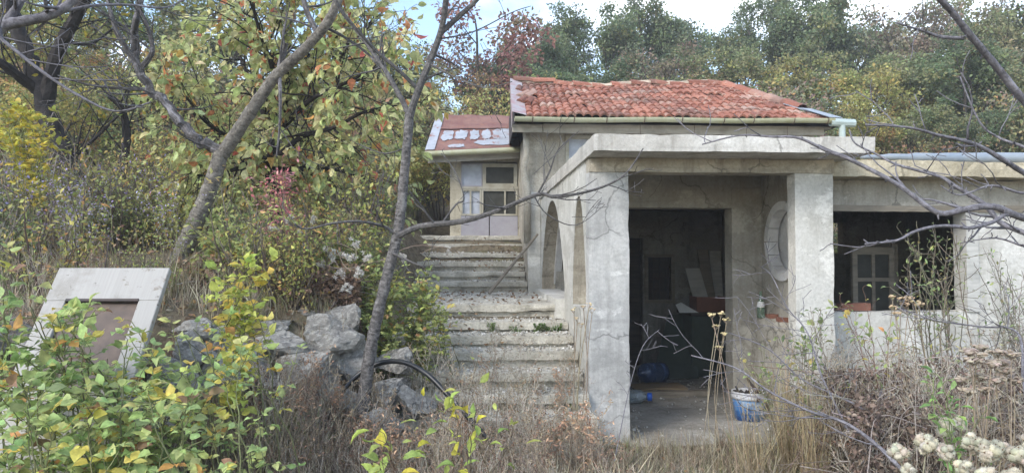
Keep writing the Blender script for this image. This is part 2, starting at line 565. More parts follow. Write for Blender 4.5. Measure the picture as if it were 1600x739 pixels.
def mat_rust_roof():
    g = NG('painted_tin')
    n = g.noise(3.2, 7, .62, g.mapped((1, 1, 1)))
    c = g.mix(g.ramp(n, [(.4, 0.0), (.62, 1.0)]), S('775047'), S('896658'))
    c = g.mix(g.ramp(g.noise(9, 6, .7), [(.52, 0.0), (.66, .8)]), c, S('93654c'))
    c = g.mix(g.ramp(g.noise(30, 4, .7), [(.35, .4), (.5, 0.0)]), c, S('5e3430'))
    g.color(c)
    g.set(Roughness=.6)
    g.bump(n, .2, .01)
    MATS['painted_tin'] = g.m
    g = NG('bare_tin')
    n = g.noise(5, 6, .65)
    c = g.mix(g.ramp(n, [(.4, 0.0), (.7, 1.0)]), S('a9adb3'), S('95999e'))
    c = g.mix(g.ramp(g.noise(7, 7, .7), [(.55, 0.0), (.63, .9)]), c, S('8a5238'))
    g.color(c)
    g.set(Roughness=.5)
    MATS['bare_tin'] = g.m
mat_rust_roof()

def mat_stone():
    g = NG('limestone')
    oi = g.n('ShaderNodeObjectInfo')
    base = g.ramp(oi.outputs['Random'], [(0, S('86847f')), (.5, S('9b9892')), (1, S('7c7a77'))])
    base = g.mix(g.ramp(g.noise(2.2, 9, .75), [(.5, 0.0), (.62, .75)]), base, S('5a595a'))
    base = g.mix(g.ramp(g.noise(5, 9, .75, g.mapped((1, 1, 1), loc=(3, 1, 5))), [(.48, 0.0), (.58, .85)]), base, S('bab8b1'))
    base = g.mix(g.ramp(g.noise(3.5, 7, .7, g.mapped((1, 1, 1), loc=(8, 3, 1))), [(.6, 0.0), (.7, .6)]), base, S('7d7556'))
    f = g.noise(13, 9, .8)
    base = g.mix(g.ramp(f, [(.32, .85), (.43, 0.0)]), base, S('333235'))
    g.color(base)
    g.set(Roughness=.95)
    g.bump(f, .7, .06)
    MATS['limestone'] = g.m
mat_stone()

def mat_ground():
    g = NG('soil')
    a = g.noise(1.2, 8, .65)
    b = g.noise(14, 8, .7)
    c = g.mix(g.ramp(a, [(.38, 0.0), (.62, 1.0)]), S('6f6350'), S('857a64'))
    c = g.mix(g.ramp(b, [(.38, .8), (.55, 0.0)]), c, S('40372c'))
    c = g.mix(g.ramp(g.noise(3.1, 6, .6, g.mapped((1, 1, 1), loc=(5, 5, 5))), [(.55, 0.0), (.7, .6)]), c, S('5b6238'))
    g.color(c)
    g.set(Roughness=1.0)
    g.bump(b, .9, .05)
    MATS['soil'] = g.m
mat_ground()

def mat_glass(name, c, tr, rough=.1):
    g = NG(name)
    n = g.noise(6, 5, .6)
    g.color(g.mix(g.ramp(n, [(.4, 0.0), (.7, .6)]), c, tuple(min(1, x * 1.6 + .02) for x in c)))
    g.set(Roughness=rough)
    g.b.inputs['Transmission Weight'].default_value = tr
    g.b.inputs['IOR'].default_value = 1.45
    MATS[name] = g.m
mat_glass('dusty_glass', S('35352f'), .1, .55)
mat_glass('bright_pane', S('a3a8b4'), .15, .25)
mat_glass('bottle_green_glass', S('9fb8a4'), .75, .08)
mat_glass('clear_plastic', S('b9c4c8'), .7, .12)
mat_glass('blue_clear_plastic', S('4a6690'), .6, .15)

def mat_bucket():
    g = NG('bucket_print')
    n = g.noise(4, 5, .6, g.mapped((1, 1, 1.6)))
    c = g.ramp(n, [(.36, S('2b5ea8')), (.47, S('4a86c8')), (.55, S('7fa6d0')), (.62, S('c4cbd4'))])
    c = g.mix(g.ramp(g.noise(9, 6, .7), [(.55, 0.0), (.68, .8)]), c, S('4d4a48'))
    g.color(c)
    g.set(Roughness=.45)
    MATS['bucket_print'] = g.m
mat_bucket()
M = MATS

# ------------------------------------------------------------------ terrain
def yw(x):
    return max(4.2, 5.7 + 0.8 * (x + 0.8)) if x < -0.8 else 5.7
def hill(x, y):
    h = 2.2 + 0.20 * max(0, min(y, 45) - 14)
    return h
STEP = [(5.0, .02), (5.35, .15), (5.65, .29), (5.95, .42), (6.24, .59)]   # filled in below
def stair_prof(y):
    pts = [(4.6, .0), (5.2, .0), (7.7, .92), (10.5, .95), (11.7, 1.82), (13, 1.9), (16, 2.5)]
    for (a, b) in zip(pts, pts[1:]):
        if y <= b[0]:
            return lerp(a[1], b[1], max(0, (y - a[0]) / (b[0] - a[0])))
    return 2.5 + .2 * (min(y, 45) - 16)
def H(x, y):
    w0 = yw(x)
    left = 0.45 * smooth(w0 - 1.5, w0 - .15, y) + 0.68 * smooth(w0 - .1, w0 + .55, y) + 0.17 * max(0, min(y, 40) - w0 - .3) * smooth(0, 3, y - w0 + 1)
    left += .1 * max(0, min(y, 45) - 14)
    st = stair_prof(y)
    if x < 5.35:
        pad = -.06 if y < 10.35 else lerp(-.06, .9, smooth(10.35, 10.6, y))
        back = hill(x, y)
        pad = lerp(pad, back, smooth(15.4, 17.0, y))
    else:
        pad = lerp(-.06, hill(x, y), smooth(9.9, 14.5, y))
    if y < 6.0:
        pad = 0.02 * smooth(2, 5, y) - .08 * smooth(5.75, 5.95, y)
    h = lerp(left, st, smooth(-1.15, -.72, x))
    h = lerp(h, pad, smooth(.86, 1.0, x))
    if not (x > .8 and 5.8 < y < 15.3):
        a = min(1, max(0, (abs(y) - 1) / 3))
        h += .05 * noise.noise(Vector((x * 1.3, y * 1.3, 0))) * a + .25 * noise.noise(Vector((x * .15, y * .15, 3))) * smooth(14, 24, y)
    return h

def make_ground():
    xs = sorted(set([-220, -150, -100, -70, -50, -40, -32, -26] + [round(-22 + .5 * k, 3) for k in range(0, 30)] + [round(-7 + .14 * k, 3) for k in range(0, 101)] + [round(7 + .6 * k, 3) for k in range(1, 32)] + [30, 40, 55, 80, 120, 220]))
    ys = sorted(set([-60, -30, -15, -8] + [round(-5 + .5 * k, 3) for k in range(0, 14)] + [round(2 + .14 * k, 3) for k in range(0, 101)] + [round(16.4 + .8 * k, 3) for k in range(0, 38)] + [50, 60, 75, 100, 150, 260]))
    V = [(x, y, H(x, y)) for y in ys for x in xs]
    nx = len(xs)
    Fc = []
    for j in range(len(ys) - 1):
        for i in range(nx - 1):
            a = j * nx + i
            Fc.append((a, a + 1, a + nx + 1, a + nx))
    me = bpy.data.meshes.new('ground')
    me.from_pydata(V, [], Fc)
    me.polygons.foreach_set('use_smooth', np.ones(len(Fc), bool))
    o = link('ground', me, M['soil'])
    o['kind'] = 'structure'
make_ground()

# ------------------------------------------------------------------ house
XS = XX(920, 6.0)                 # outer face of the porch side wall
X_L1 = XX(983, 6.0)               # inner edge of the left pier
X_R0, X_R1 = XX(1243, 6.0), XX(1303, 6.0)
X_END = XX(1370, 5.6)
ZB = ZZ(1100, 270, 6.0)           # underside of the porch beam
ZS0, ZS1 = ZZ(1100, 237, 5.6), ZZ(1100, 211, 5.6)
YF, YB = 6.0, 7.25                # porch front and inner back wall
YH = 10.3                         # front wall of the tiled house
XHL = XX(826, YH)
XHR = XX(1275, YH)
house = empty('house', (2.8, 8.5, 0), 'derelict concrete and plaster house with red tiled roof and open front porch', 'house')

def rough_box(x0, x1, y0, y1, z0, z1, n=(10, 3, 3), amp=.012, seed=0, top_amp=None, chip=.014):
    """a box whose faces are subdivided and uneven"""
    nx, ny, nz = n
    idx = {}
    b = MB()
    def vert(i, j, k):
        key = (i, j, k)
        if key not in idx:
            p = Vector((lerp(x0, x1, i / nx), lerp(y0, y1, j / ny), lerp(z0, z1, k / nz)))
            q = p * 4 + Vector((seed, seed * 2, 0))
            a = top_amp if (top_amp is not None and k == nz) else amp
            d = Vector((noise.noise(q), noise.noise(q + Vector((9, 0, 0))), noise.noise(q + Vector((0, 9, 0))))) * a
            d += Vector((noise.noise(q * 4), noise.noise(q * 4 + Vector((9, 0, 0))), noise.noise(q * 4 + Vector((0, 9, 0))))) * a * .6
            ex = [(-1 if e == 0 else 1) if e in (0, m_) else 0 for e, m_ in ((i, nx), (j, ny), (k, nz))]
            if sum(map(abs, ex)) >= 2:
                ch = max(0, noise.noise(q * 1.1 + Vector((3, 7, 5))) - .12) * chip + max(0, noise.noise(q * 5) - .2) * chip * .5
                d -= Vector(ex) * ch
            idx[key] = len(b.v)
            b.v.append(tuple(p + d)); b.uv.append((0, 0)); b.c.append((.5, .5, .5))
        return idx[key]
    for i in range(nx):
        for j in range(ny):
            b.f.append((vert(i, j, 0), vert(i, j + 1, 0), vert(i + 1, j + 1, 0), vert(i + 1, j, 0)))
            b.f.append((vert(i, j, nz), vert(i + 1, j, nz), vert(i + 1, j + 1, nz), vert(i, j + 1, nz)))
    for i in range(nx):
        for k in range(nz):
            b.f.append((vert(i, 0, k), vert(i + 1, 0, k), vert(i + 1, 0, k + 1), vert(i, 0, k + 1)))
            b.f.append((vert(i, ny, k), vert(i, ny, k + 1), vert(i + 1, ny, k + 1), vert(i + 1, ny, k)))
    for j in range(ny):
        for k in range(nz):
            b.f.append((vert(0, j, k), vert(0, j, k + 1), vert(0, j + 1, k + 1), vert(0, j + 1, k)))
            b.f.append((vert(nx, j, k), vert(nx, j + 1, k), vert(nx, j + 1, k + 1), vert(nx, j, k + 1)))
    return b

# porch floor, piers, beam and slab
rough_box(XS + .004, X_R1 - .002, 5.72, 7.36, -.25, 0, (20, 16, 2), .012, 3).build('porch_floor', M['floor_concrete'], house)
rough_box(XS + .2, 3.62, 7.36, 10.2, -.25, -.004, (20, 16, 1), .008, 5).build('room_floor', M['floor_concrete'], house)
rough_box(XS, X_L1, YF, YF + .15, -.2, ZB, (8, 3, 60), .004, 5, chip=.01).build('porch_pier', M['column_concrete'], house)
rough_box(X_R0, X_R1, YF, YF + .15, -.2, ZB, (8, 3, 60), .004, 8, chip=.01).build('porch_pier', M['pier_concrete'], house)
rough_box(XS + .003, X_R1 + .004, YF - .012, YF + .2, ZB, ZS0, (30, 2, 3), .007, 9).build('porch_beam', M['beam_concrete'], house)
b = rough_box(XS - .02, X_END, 5.6, YH - .01, ZS0, ZS1, (60, 44, 2), .003, 12, top_amp=.007, chip=.016)
b.build('porch_slab', M['slab_concrete'], house)

# side wall with two pointed arches
def arch_wall():
    b = MB()
    X0, X1 = XS + .003, XS + .2
    A = [(6.16, 7.03, 1.10, 2.15), (7.62, 10.16, 1.09, 2.285)]
    def prism(y0, y1, b0, b1, t0, t1):
        b.hexa([(X0, y0, b0), (X1, y0, b0), (X1, y1, b1), (X0, y1, b1), (X0, y0, t0), (X1, y0, t0), (X1, y1, t1), (X0, y1, t1)])
    def arch_z(y, a):
        u = abs((y - (a[0] + a[1]) / 2) / ((a[1] - a[0]) / 2))
        sp = 1.28                      # springing height
        return a[3] - (a[3] - sp) * (u ** 2.3)
    y = YF + .15
    for a in A:
        prism(y, a[0], -.2, -.2, ZS0, ZS0)
        n = 26
        for k in range(n):
            ya, yb = lerp(a[0], a[1], k / n), lerp(a[0], a[1], (k + 1) / n)
            prism(ya, yb, arch_z(ya, a), arch_z(yb, a), ZS0, ZS0)
            prism(ya, yb, -.2, -.2, a[2], a[2])
        y = a[1]
    prism(y, YH, -.2, -.2, ZS0, ZS0)
    b.build('arched_side_wall', M['limewash'], house)
    for a in A:                        # plastered reveals
        c = MB()
        yy = [lerp(a[0] + .003, a[1] - .003, k / 26) for k in range(27)]
        ring = [(yy[0], a[2] + .003)] + [(q, arch_z(q, a) - .004) for q in yy] + [(yy[-1], a[2] + .003)]
        for (p, q) in zip(ring, ring[1:]):
            c.quadface([(X0 + .006, p[0], p[1]), (X1 + .002, p[0], p[1]), (X1 + .002, q[0], q[1]), (X0 + .006, q[0], q[1])])
        c.build('arch_reveal', M['beam_concrete'], house)
    d = MB(); d.box(X1 + .10, X1 + .14, 7.66, 9.7, 1.0, 2.34)
    d.build('arch_door', M['maroon_wood'], house)
    # brick lining of the far arch
    c = MB()
    a = A[1]
    ys = [lerp(a[0] + .04, a[1] - .001, k / 20) for k in range(21)]
    for k in range(20):
        z0, z1 = arch_z(ys[k], a), arch_z(ys[k + 1], a)
        c.hexa([(X1 - .02, ys[k], z0 - .10), (X1 + .08, ys[k], z0 - .10), (X1 + .08, ys[k + 1], z1 - .10), (X1 - .02, ys[k + 1], z1 - .10),
                (X1 - .02, ys[k], z0 + .02), (X1 + .08, ys[k], z0 + .02), (X1 + .08, ys[k + 1], z1 + .02), (X1 - .02, ys[k + 1], z1 + .02)])
    c.build('arch_lining', M['brick_pale'], house)
    # low threshold block in the far arch and its red brown door leaf behind
    rough_box(XS - .1, XS + .24, 7.66, 10.1, .9, 1.12, (3, 14, 2), .01, 3).build('threshold', M['limewash'], house)
arch_wall()
# inner back wall of the porch with doorway
XD1 = XX(1144, YB)
XD0 = XX(970, YB)
XW = XX(1190, YB)
ZWC = ZZ(1400, 276, 6.12) - .004
ZD = ZZ(1060, 325, YB)
b = MB()
b.box(XS + .2, XD0, YB, YB + .22, -.1, ZS0)
b.box(XD0, XD1, YB, YB + .22, ZD, ZS0)
b.box(XD1, XW + .0, YB, YB + .22, ZWC, ZS0)
b.box(XD1, 3.72, YB, YB + .22, -.1, ZWC)
b.build('porch_back_wall', M['porch_plaster'], house, bevel=.006)
# wall between porch and wing, with the round brick-ringed window
def round_window():
    cy, cz, r = 6.72, ZZ(1210, 377, 6.8), .385
    b = MB()
    X0, X1 = XW, X_R1 - .003
    n = 32
    # wall with a round hole, cut as slices in y
    ya, yb = YF + .15, YB - .002
    ys = [ya] + [cy - r * math.cos(PI * k / n) for k in range(n + 1)] + [yb]
    for p, q in zip(ys, ys[1:]):
        if q <= cy - r + 1e-6 or p >= cy + r - 1e-6:
            b.box(X0, X1, p, q, -.1, ZS0)
        else:
            hp = math.sqrt(max(0, r * r - (p - cy) ** 2)); hq = math.sqrt(max(0, r * r - (q - cy) ** 2))
            b.hexa([(X0, p, -.1), (X1, p, -.1), (X1, q, -.1), (X0, q, -.1), (X0, p, cz - hp), (X1, p, cz - hp), (X1, q, cz - hq), (X0, q, cz - hq)])
            b.hexa([(X0, p, cz + hp), (X1, p, cz + hp), (X1, q, cz + hq), (X0, q, cz + hq), (X0, p, ZS0), (X1, p, ZS0), (X1, q, ZS0), (X0, q, ZS0)])
    b.build('partition_wall', M['porch_plaster'], house)
    win = MB()
    m = 40
    for k in range(m):
        a0, a1 = 2 * PI * k / m, 2 * PI * (k + 1) / m
        win.quadface([(X0 + .105, cy, cz), (X0 + .105, cy + (r - .01) * math.cos(a1), cz + (r - .01) * math.sin(a1)), (X0 + .105, cy + (r - .01) * math.cos(a0), cz + (r - .01) * math.sin(a0))])
    w = win.build('round_window', M['brick_pale'], house)
    N = 14
    for k in range(N):
        c = MB()
        a0, a1 = 2 * PI * (k + .03) / N, 2 * PI * (k + .97) / N
        for j in range(3):
            t0, t1 = lerp(a0, a1, j / 3), lerp(a0, a1, (j + 1) / 3)
            P = lambda x, rr, t: (x, cy + rr * math.cos(t), cz + rr * math.sin(t))
            ri, ro = r - .075, r + .005
            c.hexa([P(X0 - .03, ri, t0), P(X0 - .03, ro, t0), P(X0 + .08, ro, t0), P(X0 + .08, ri, t0),
                    P(X0 - .03, ri, t1), P(X0 - .03, ro, t1), P(X0 + .08, ro, t1), P(X0 + .08, ri, t1)])
        o = c.build('brick', M['brick_pale'], None)
        o.parent = w
round_window()
# low broken ledge below the round window
rough_box(XW - .13, XW - .003, 6.2, YB - .002, -.05, .93, (4, 14, 12), .012, 6, top_amp=.05).build('ledge', M['porch_plaster'], house)

# room behind the porch
rb = 10.05
def room():
    b = MB()
    xa, xb = XX(1010, rb), XX(1050, rb)
    za, zb = ZZ(1030, 470, rb), ZZ(1030, 400, rb)
    xdoor0, xdoor1, zdoor = XX(940, rb), XX(1004, rb), ZZ(1000, 372, rb)
    x0, x1 = XS + .2, 3.62
    ZS0 = ZWC - .01
    rw = MB(); rw.box(3.62, 3.72, YB + .22, rb + .2, -.1, ZS0); rw.build('room_side_wall', M['room_plaster'], house)
    b.box(x0, xdoor0, rb, rb + .14, -.05, ZS0)
    b.box(xdoor0, xdoor1, rb, rb + .14, zdoor, ZS0)
    b.box(xdoor1, xa, rb, rb + .14, -.05, ZS0)
    b.box(xa, xb, rb, rb + .14, -.05, za)
    b.box(xa, xb, rb, rb + .14, zb, ZS0)
    b.box(xb, x1, rb, rb + .14, -.05, ZS0)
    b.build('room_back_wall', M['room_plaster'], house)
    bb = MB(); bb.box(x0, x1, rb + .16, rb + .2, -.05, ZS0)
    bb.build('dark_backing', M['dark_wood'], house)
    w = MB()
    for (p, q, r_, s_) in ((xa - .03, xa + .02, za - .03, zb + .03), (xb - .02, xb + .03, za - .03, zb + .03)):
        w.box(p, q, rb - .03, rb, r_, s_)
    w.box(xa + .02, xb - .02, rb - .03, rb, za - .03, za + .02)
    w.box(xa + .02, xb - .02, rb - .03, rb, zb - .02, zb + .03)
    wo = w.build('barred_window', M['grey_wood'], house)
    for k in range(1, 4):
        x = lerp(xa, xb, k / 4)
        t = MB(); t.tube([(x, rb - .02, za), (x, rb - .02, zb)], .007, 5)
        o = t.build('bar', M['iron']); o.parent = wo
    for k in range(1, 4):
        z = lerp(za, zb, k / 4)
        t = MB(); t.tube([(xa, rb - .012, z), (xb, rb - .012, z)], .006, 5)
        o = t.build('bar', M['iron']); o.parent = wo
    # board ceiling, each board its own piece
    c = MB(); c.box(x0, x1, YB + .22, rb, ZS0 - .02, ZS0 - .004)
    co = c.build('room_ceiling', M['dark_wood'], house)
    n = 13
    for k in range(n):
        y0 = lerp(YB + .24, rb - .02, k / n); y1 = lerp(YB + .24, rb - .02, (k + .9) / n)
        t = MB(); dz = R.uniform(0, .02)
        t.box(x0 + .01, x1 - .01, y0, y1, ZS0 - .05 - dz, ZS0 - .024 - dz)
        o = t.build('plank', M['ceiling_wood']); o.parent = co
room()

# right wing
YW = 6.38
XO1 = XX(1508, YW)
XE = 6.4
ZSILL = ZZ(1400, 487, YW)
ZL = ZZ(1400, 329, YW)
ZWS0, ZWS1 = ZZ(1400, 276, 6.12), ZZ(1400, 251, 6.12)
ZWB = min(ZWS0, ZS0)
def wing():
    x0 = X_R1 + .003
    rough_box(x0, XO1 + .12, YW, YW + .18, -.15, ZSILL, (14, 2, 12), .006, 4).build('wing_parapet', M['limewash'], house)
    rough_box(XO1 + .12, XE, YW - .004, YW + .18, -.15, ZL + .0, (14, 2, 20), .006, 6).build('wing_wall', M['limewash'], house)
    rough_box(x0, XE, YW - .008, YW + .19, ZL, ZWS0, (34, 2, 4), .008, 7).build('wing_lintel', M['porch_plaster'], house)
    rough_box(x0, XE, YW - .03, YW + .02, ZL - .012, ZL + .045, (34, 2, 2), .007, 2).build('formwork_board', M['grey_wood'], house)
    rough_box(XO1, XO1 + .12, YW - .02, YW + .16, ZSILL, ZL - .012, (2, 2, 10), .004, 2).build('wooden_post', M['pale_board'], house)
    rough_box(x0 + .002, XE + .2, 6.12, 9.75, ZWS0, ZWS1, (50, 24, 2), .012, 3, top_amp=.02).build('wing_slab', M['wing_slab_concrete'], house)
    rough_box(x0, XE, YW + .18, YB - .004, -.2, .02, (10, 3, 1), .01, 3).build('wing_floor', M['floor_concrete'], house)
    rough_box(3.72, XE, YB - .004, 9.5, -.2, .02, (10, 6, 1), .01, 3).build('wing_floor', M['floor_concrete'], house)
    # back wall with an opening through which greenery shows
    yb = 9.4
    xa, xb = 4.6, XX(1318, yb)
    za, zb = ZZ(1310, 396, yb), ZZ(1310, 348, yb)
    b = MB()
    b.box(3.72, xa, yb, yb + .15, 0, ZWS0); b.box(xb, XE, yb, yb + .15, 0, ZWS0)
    b.box(xa, xb, yb, yb + .15, 0, za); b.box(xa, xb, yb, yb + .15, zb, ZWS0)
    b.build('wing_back_wall', M['room_plaster'], house)
    b = MB(); b.box(XE, XE + .15, YW, 9.55, -.1, ZWS0)
    b.build('wing_end_wall', M['room_plaster'], house)
    c = MB(); c.box(x0, XE, YW + .2, YB - .01, ZWS0 - .1, ZWS0 - .06); c.box(3.73, XE, YB - .01, yb, ZWS0 - .1, ZWS0 - .06)
    c.build('wing_ceiling', M['dark_wood'], house)
wing()

# upper house walls
ZEV = ZZ(1000, 192, 9.85)         # gutter height
def upper_house():
    b = MB()
    wx0, wx1 = XX(884, YH), XX(960, YH)
    wz0, wz1 = ZZ(900, 268, YH), ZZ(900, 212, YH)
    zt = ZEV + .02
    b.box(XHL, wx0, YH, YH + .25, .8, zt)
    b.box(wx0, wx1, YH, YH + .25, .8, wz0)
    b.box(wx0, wx1, YH, YH + .25, wz1, zt)
    b.box(wx1, XHR, YH, YH + .25, .8, zt)
    b.build('front_wall', M['rough_plaster'], house)
    b = MB(); b.box(XHL, XHL + .25, YH + .25, 15.0, .8, zt); b.build('side_wall', M['rough_plaster'], house)
    b = MB(); b.box(XHR - .25, XHR, YH + .25, 15.0, .8, zt); b.build('side_wall', M['rough_plaster'], house)
    b = MB(); b.box(XHL + .25, XHR - .25, 14.75, 15.0, .8, zt); b.build('back_wall', M['rough_plaster'], house)
    # whitewash band where the porch wall meets the house
    rough_box(XHL - .012, XS - .0, YH - .016, YH - .002, .9, ZZ(835, 300, YH), (3, 1, 12), .004, 3).build('whitewash_band', M['limewash'], house)
    # window
    f = MB(); t = .05
    f.box(wx0, wx0 + t, YH - .02, YH + .1, wz0, wz1)
    f.box(wx1 - t, wx1, YH - .02, YH + .1, wz0, wz1)
    f.box(wx0 + t, wx1 - t, YH - .02, YH + .1, wz1 - t, wz1)
    f.box(wx0 + t, wx1 - t, YH - .02, YH + .1, wz0, wz0 + t)
    mx = (wx0 + wx1) / 2
    f.box(mx - .02, mx + .02, YH, YH + .08, wz0 + t, wz1 - t)
    w = f.build('window', M['cream_paint'], house)
    for (p, q) in ((wx0 + t, mx - .02), (mx + .02, wx1 - t)):
        g = MB(); g.box(p, q, YH + .04, YH + .05, wz0 + t, wz1 - t)
        o = g.build('pane', M['bright_pane']); o.parent = w
    # fascia boards
    b = rough_box(XX(800, 9.95), XX(848, 9.95), 9.93, 9.97, ZZ(820, 207, 9.95), ZZ(820, 195, 9.95), (6, 1, 1), .006, 1); b.build('fascia_board', M['fascia_wood'], house)
    b = rough_box(XX(848, 9.95) + .01, XX(1290, 9.95), 9.95, 9.985, ZZ(900, 208, 9.95), ZZ(900, 194, 9.95), (40, 1, 1), .006, 2); b.build('fascia_board', M['fascia_wood'], house)
    b = MB(); b.box(XX(802, 10), XHR + .1, 9.99, YH - .002, ZEV - .03, ZEV - .005); b.build('soffit', M['fascia_wood'], house)
upper_house()

# tiled roof
EY, RY = 9.82, 12.4
EZ = ZZ(1000, 184, EY)
RZ = ZZ(1000, 131, RY)
def roof_left(t): return lerp(XX(806, EY), XX(802, RY), t)
def roof_right(t): return lerp(XX(1318, EY), XX(1135, RY), t)
def roof_pt(x, t):
    u = (x - .6) / 4.6
    sag = -.07 * math.sin(PI * min(1, max(0, u * 1.25))) * t + .025 * math.sin(x * 2.1 + 1) * (t - .2) + .012 * math.sin(x * 5)
    sag -= .05 * smooth(.75, 1, u) * (1 - t)
    return Vector((x, lerp(EY, RY, t), lerp(EZ, RZ, t) + sag))
def roof():
    d = MB()
    n, m = 24, 6
    for i in range(n):
        for j in range(m):
            q = []
            for (a, c) in ((i, j), (i + 1, j), (i + 1, j + 1), (i, j + 1)):
                t = c / m
                x = lerp(roof_left(t), roof_right(t), a / n)
                p = roof_pt(x, t); p.z -= .05
                q.append(p)
            d.quadface(q)
    # rear slope and right hip
    q0, q1 = roof_pt(roof_left(1), 1), roof_pt(roof_right(1), 1)
    e0, e1 = Vector((XHL - .15, 15.1, EZ)), Vector((XHR + .2, 15.1, EZ))
    d.quadface([q1, q0, e0, e1])
    d.quadface([roof_pt(roof_right(0), 0) - Vector((0, 0, .05)), q1 - Vector((0, 0, .03)), e1])
    d.quadface([roof_pt(roof_left(0), 0) - Vector((0, 0, .05)), e0, q0 - Vector((0, 0, .03))])
    ro = d.build('roof', M['roof_felt'], house)
    # tile meshes: two rolls across, drooping nose
    tiles = []
    TW, TL = .235, .36
    for v in range(4):
        b = MB()
        K = 10
        rng = random.Random(v)
        jit = [rng.uniform(-.004, .004) for _ in range(K + 1)]
        prof = [(lerp(-TW / 2, TW / 2, k / K) * 1.03, (.040 * abs(math.sin(PI * 2 * k / K)) ** .8) + jit[k]) for k in range(K + 1)]
        rows = [(0, 0), (TL * .5, .0), (TL, .0)]
        for (yy, zz) in rows:
            for (px_, pz) in prof:
                tp = 1 - .08 * yy / TL
                b.v.append((px_ * tp, yy, pz + zz)); b.uv.append((0, 0)); b.c.append((.5, .5, .5))
        for r_ in range(2):
            for k in range(K):
                a = r_ * (K + 1) + k
                b.f.append((a, a + 1, a + K + 2, a + K + 1))
        i0 = len(b.v)
        for (px_, pz) in prof:
            b.v.append((px_, .004, pz - .03)); b.uv.append((0, 0)); b.c.append((.5, .5, .5))
        for k in range(K):
            b.f.append((i0 + k, i0 + k + 1, k + 1, k))
        me = b.mesh('tile_mesh')
        me.materials.append(M['roof_tile'])
        tiles.append(me)
    rows = 12
    cnt = 0
    for j in range(rows):
        t0 = j / rows
        xl, xr = roof_left(t0) + .16, roof_right(t0) - .02
        k = 0
        x = xl + .1
        while x < xr - .06:
            p = roof_pt(x, t0)
            p2 = roof_pt(x, min(1, t0 + 1 / rows))
            sl = math.atan2((p2.z - p.z), (p2.y - p.y)) - .07
            o = link('tile', R.choice(tiles)); o.parent = ro
            lift = .008 + R.uniform(0, .012) + (R.uniform(.0, .035) if R.random() < .12 else 0)
            o.location = p + Vector((R.uniform(-.008, .008), R.uniform(-.025, .015), lift))
            o.rotation_euler = (sl, R.gauss(0, .03), R.gauss(0, .03))
            x += TW
            cnt += 1
    print('TILES', cnt)
    # ridge tiles: half barrels set in mortar
    cap = []
    for v in range(2):
        b = MB(); K = 7; L = .40
        for yy, rr in ((0, .135), (L, .11)):
            for k in range(K + 1):
                a = PI * k / K
                b.v.append((yy, rr * math.cos(a), rr * .8 * math.sin(a))); b.uv.append((0, 0)); b.c.append((.5, .5, .5))
        for k in range(K):
            b.f.append((k, k + 1, K + 2 + k, K + 1 + k))
        i0 = len(b.v)
        for k in range(K + 1):
            a = PI * k / K
            b.v.append((0.003, .11 * math.cos(a), .085 * math.sin(a))); b.uv.append((0, 0)); b.c.append((.5, .5, .5))
        for k in range(K):
            b.f.append((k, i0 + k, i0 + k + 1, k + 1))
        me = b.mesh('ridge_mesh'); me.materials.append(M['roof_tile']); cap.append(me)
    x = roof_left(1)
    while x < roof_right(1) - .1:
        p = roof_pt(x, 1)
        o = link('ridge_tile', R.choice(cap)); o.parent = ro
        o.location = p + Vector((0, .03, R.uniform(-.01, .025)))
        o.rotation_euler = (0, R.gauss(.02, .03), R.gauss(0, .03))
        x += .35
    # hip tiles down the right
    a, c = roof_pt(roof_right(1), 1), roof_pt(roof_right(0), 0)
    dv = c - a
    n = 7
    q = dv.to_track_quat('X', 'Z')
    for k in range(5):
        o = link('hip_tile', R.choice(cap)); o.parent = ro
        o.location = a + dv * (k / n) + Vector((0, 0, .0))
        o.rotation_mode = 'QUATERNION'
        o.rotation_quaternion = q @ Quaternion((1, 0, 0), R.uniform(-.1, .1))
    s = MB()
    for (u0, u1, w, dz) in ((.62, .84, .15, .05), (.78, 1.0, .18, .075)):
        p0, p1 = a + dv * u0, a + dv * u1
        z = Vector((0, 0, dz))
        s.hexa([p0 + Vector((-w, -.05, -.02)) + z, p0 + Vector((.02, .06, 0)) + z, p1 + Vector((.05, .06, 0)) + z, p1 + Vector((-w, -.02, -.01)) + z][::-1]
               + [p0 + Vector((-w, -.05, -.012)) + z, p0 + Vector((.02, .06, .008)) + z, p1 + Vector((.05, .06, .008)) + z, p1 + Vector((-w, -.02, -.002)) + z][::-1])
    o = s.build('hip_flashing', M['blue_metal']); o.parent = ro
    # mortar bed along the ridge
    pts = [roof_pt(lerp(roof_left(1), roof_right(1), k / 30), 1) + Vector((0, 0, .02)) for k in range(31)]
    mm = MB(); mm.tube(pts, .07, 6, lump=.25)
    o = mm.build('ridge_mortar', M['mortar']); o.parent = ro
    # left verge flashing
    s = MB(); N = 10
    for k in range(N):
        t0, t1 = k / N, (k + 1) / N
        f = lambda t, dx, dz: roof_pt(roof_left(t) + dx, t) + Vector((0, 0, dz + .012 * math.sin(t * 23)))
        for (dx0, dz0, dx1, dz1) in ((-.05, .07, .15, .03), (-.05, .07, -.055, -.16)):
            s.quadface([f(t0, dx0, dz0), f(t0, dx1, dz1), f(t1, dx1, dz1), f(t1, dx0, dz0)])
    o = s.build('verge_flashing', M['flashing_metal']); o.parent = ro
    sm = o.modifiers.new('thick', 'SOLIDIFY'); sm.thickness = .006
    # verge slipped tiles
    for t in (.28, .45, .62):
        o = link('tile', tiles[1]); o.parent = ro
        o.location = roof_pt(roof_left(t) + .12, t) + Vector((0, 0, .05)); o.rotation_euler = (.4, .12, R.uniform(-.6, .2))
roof()

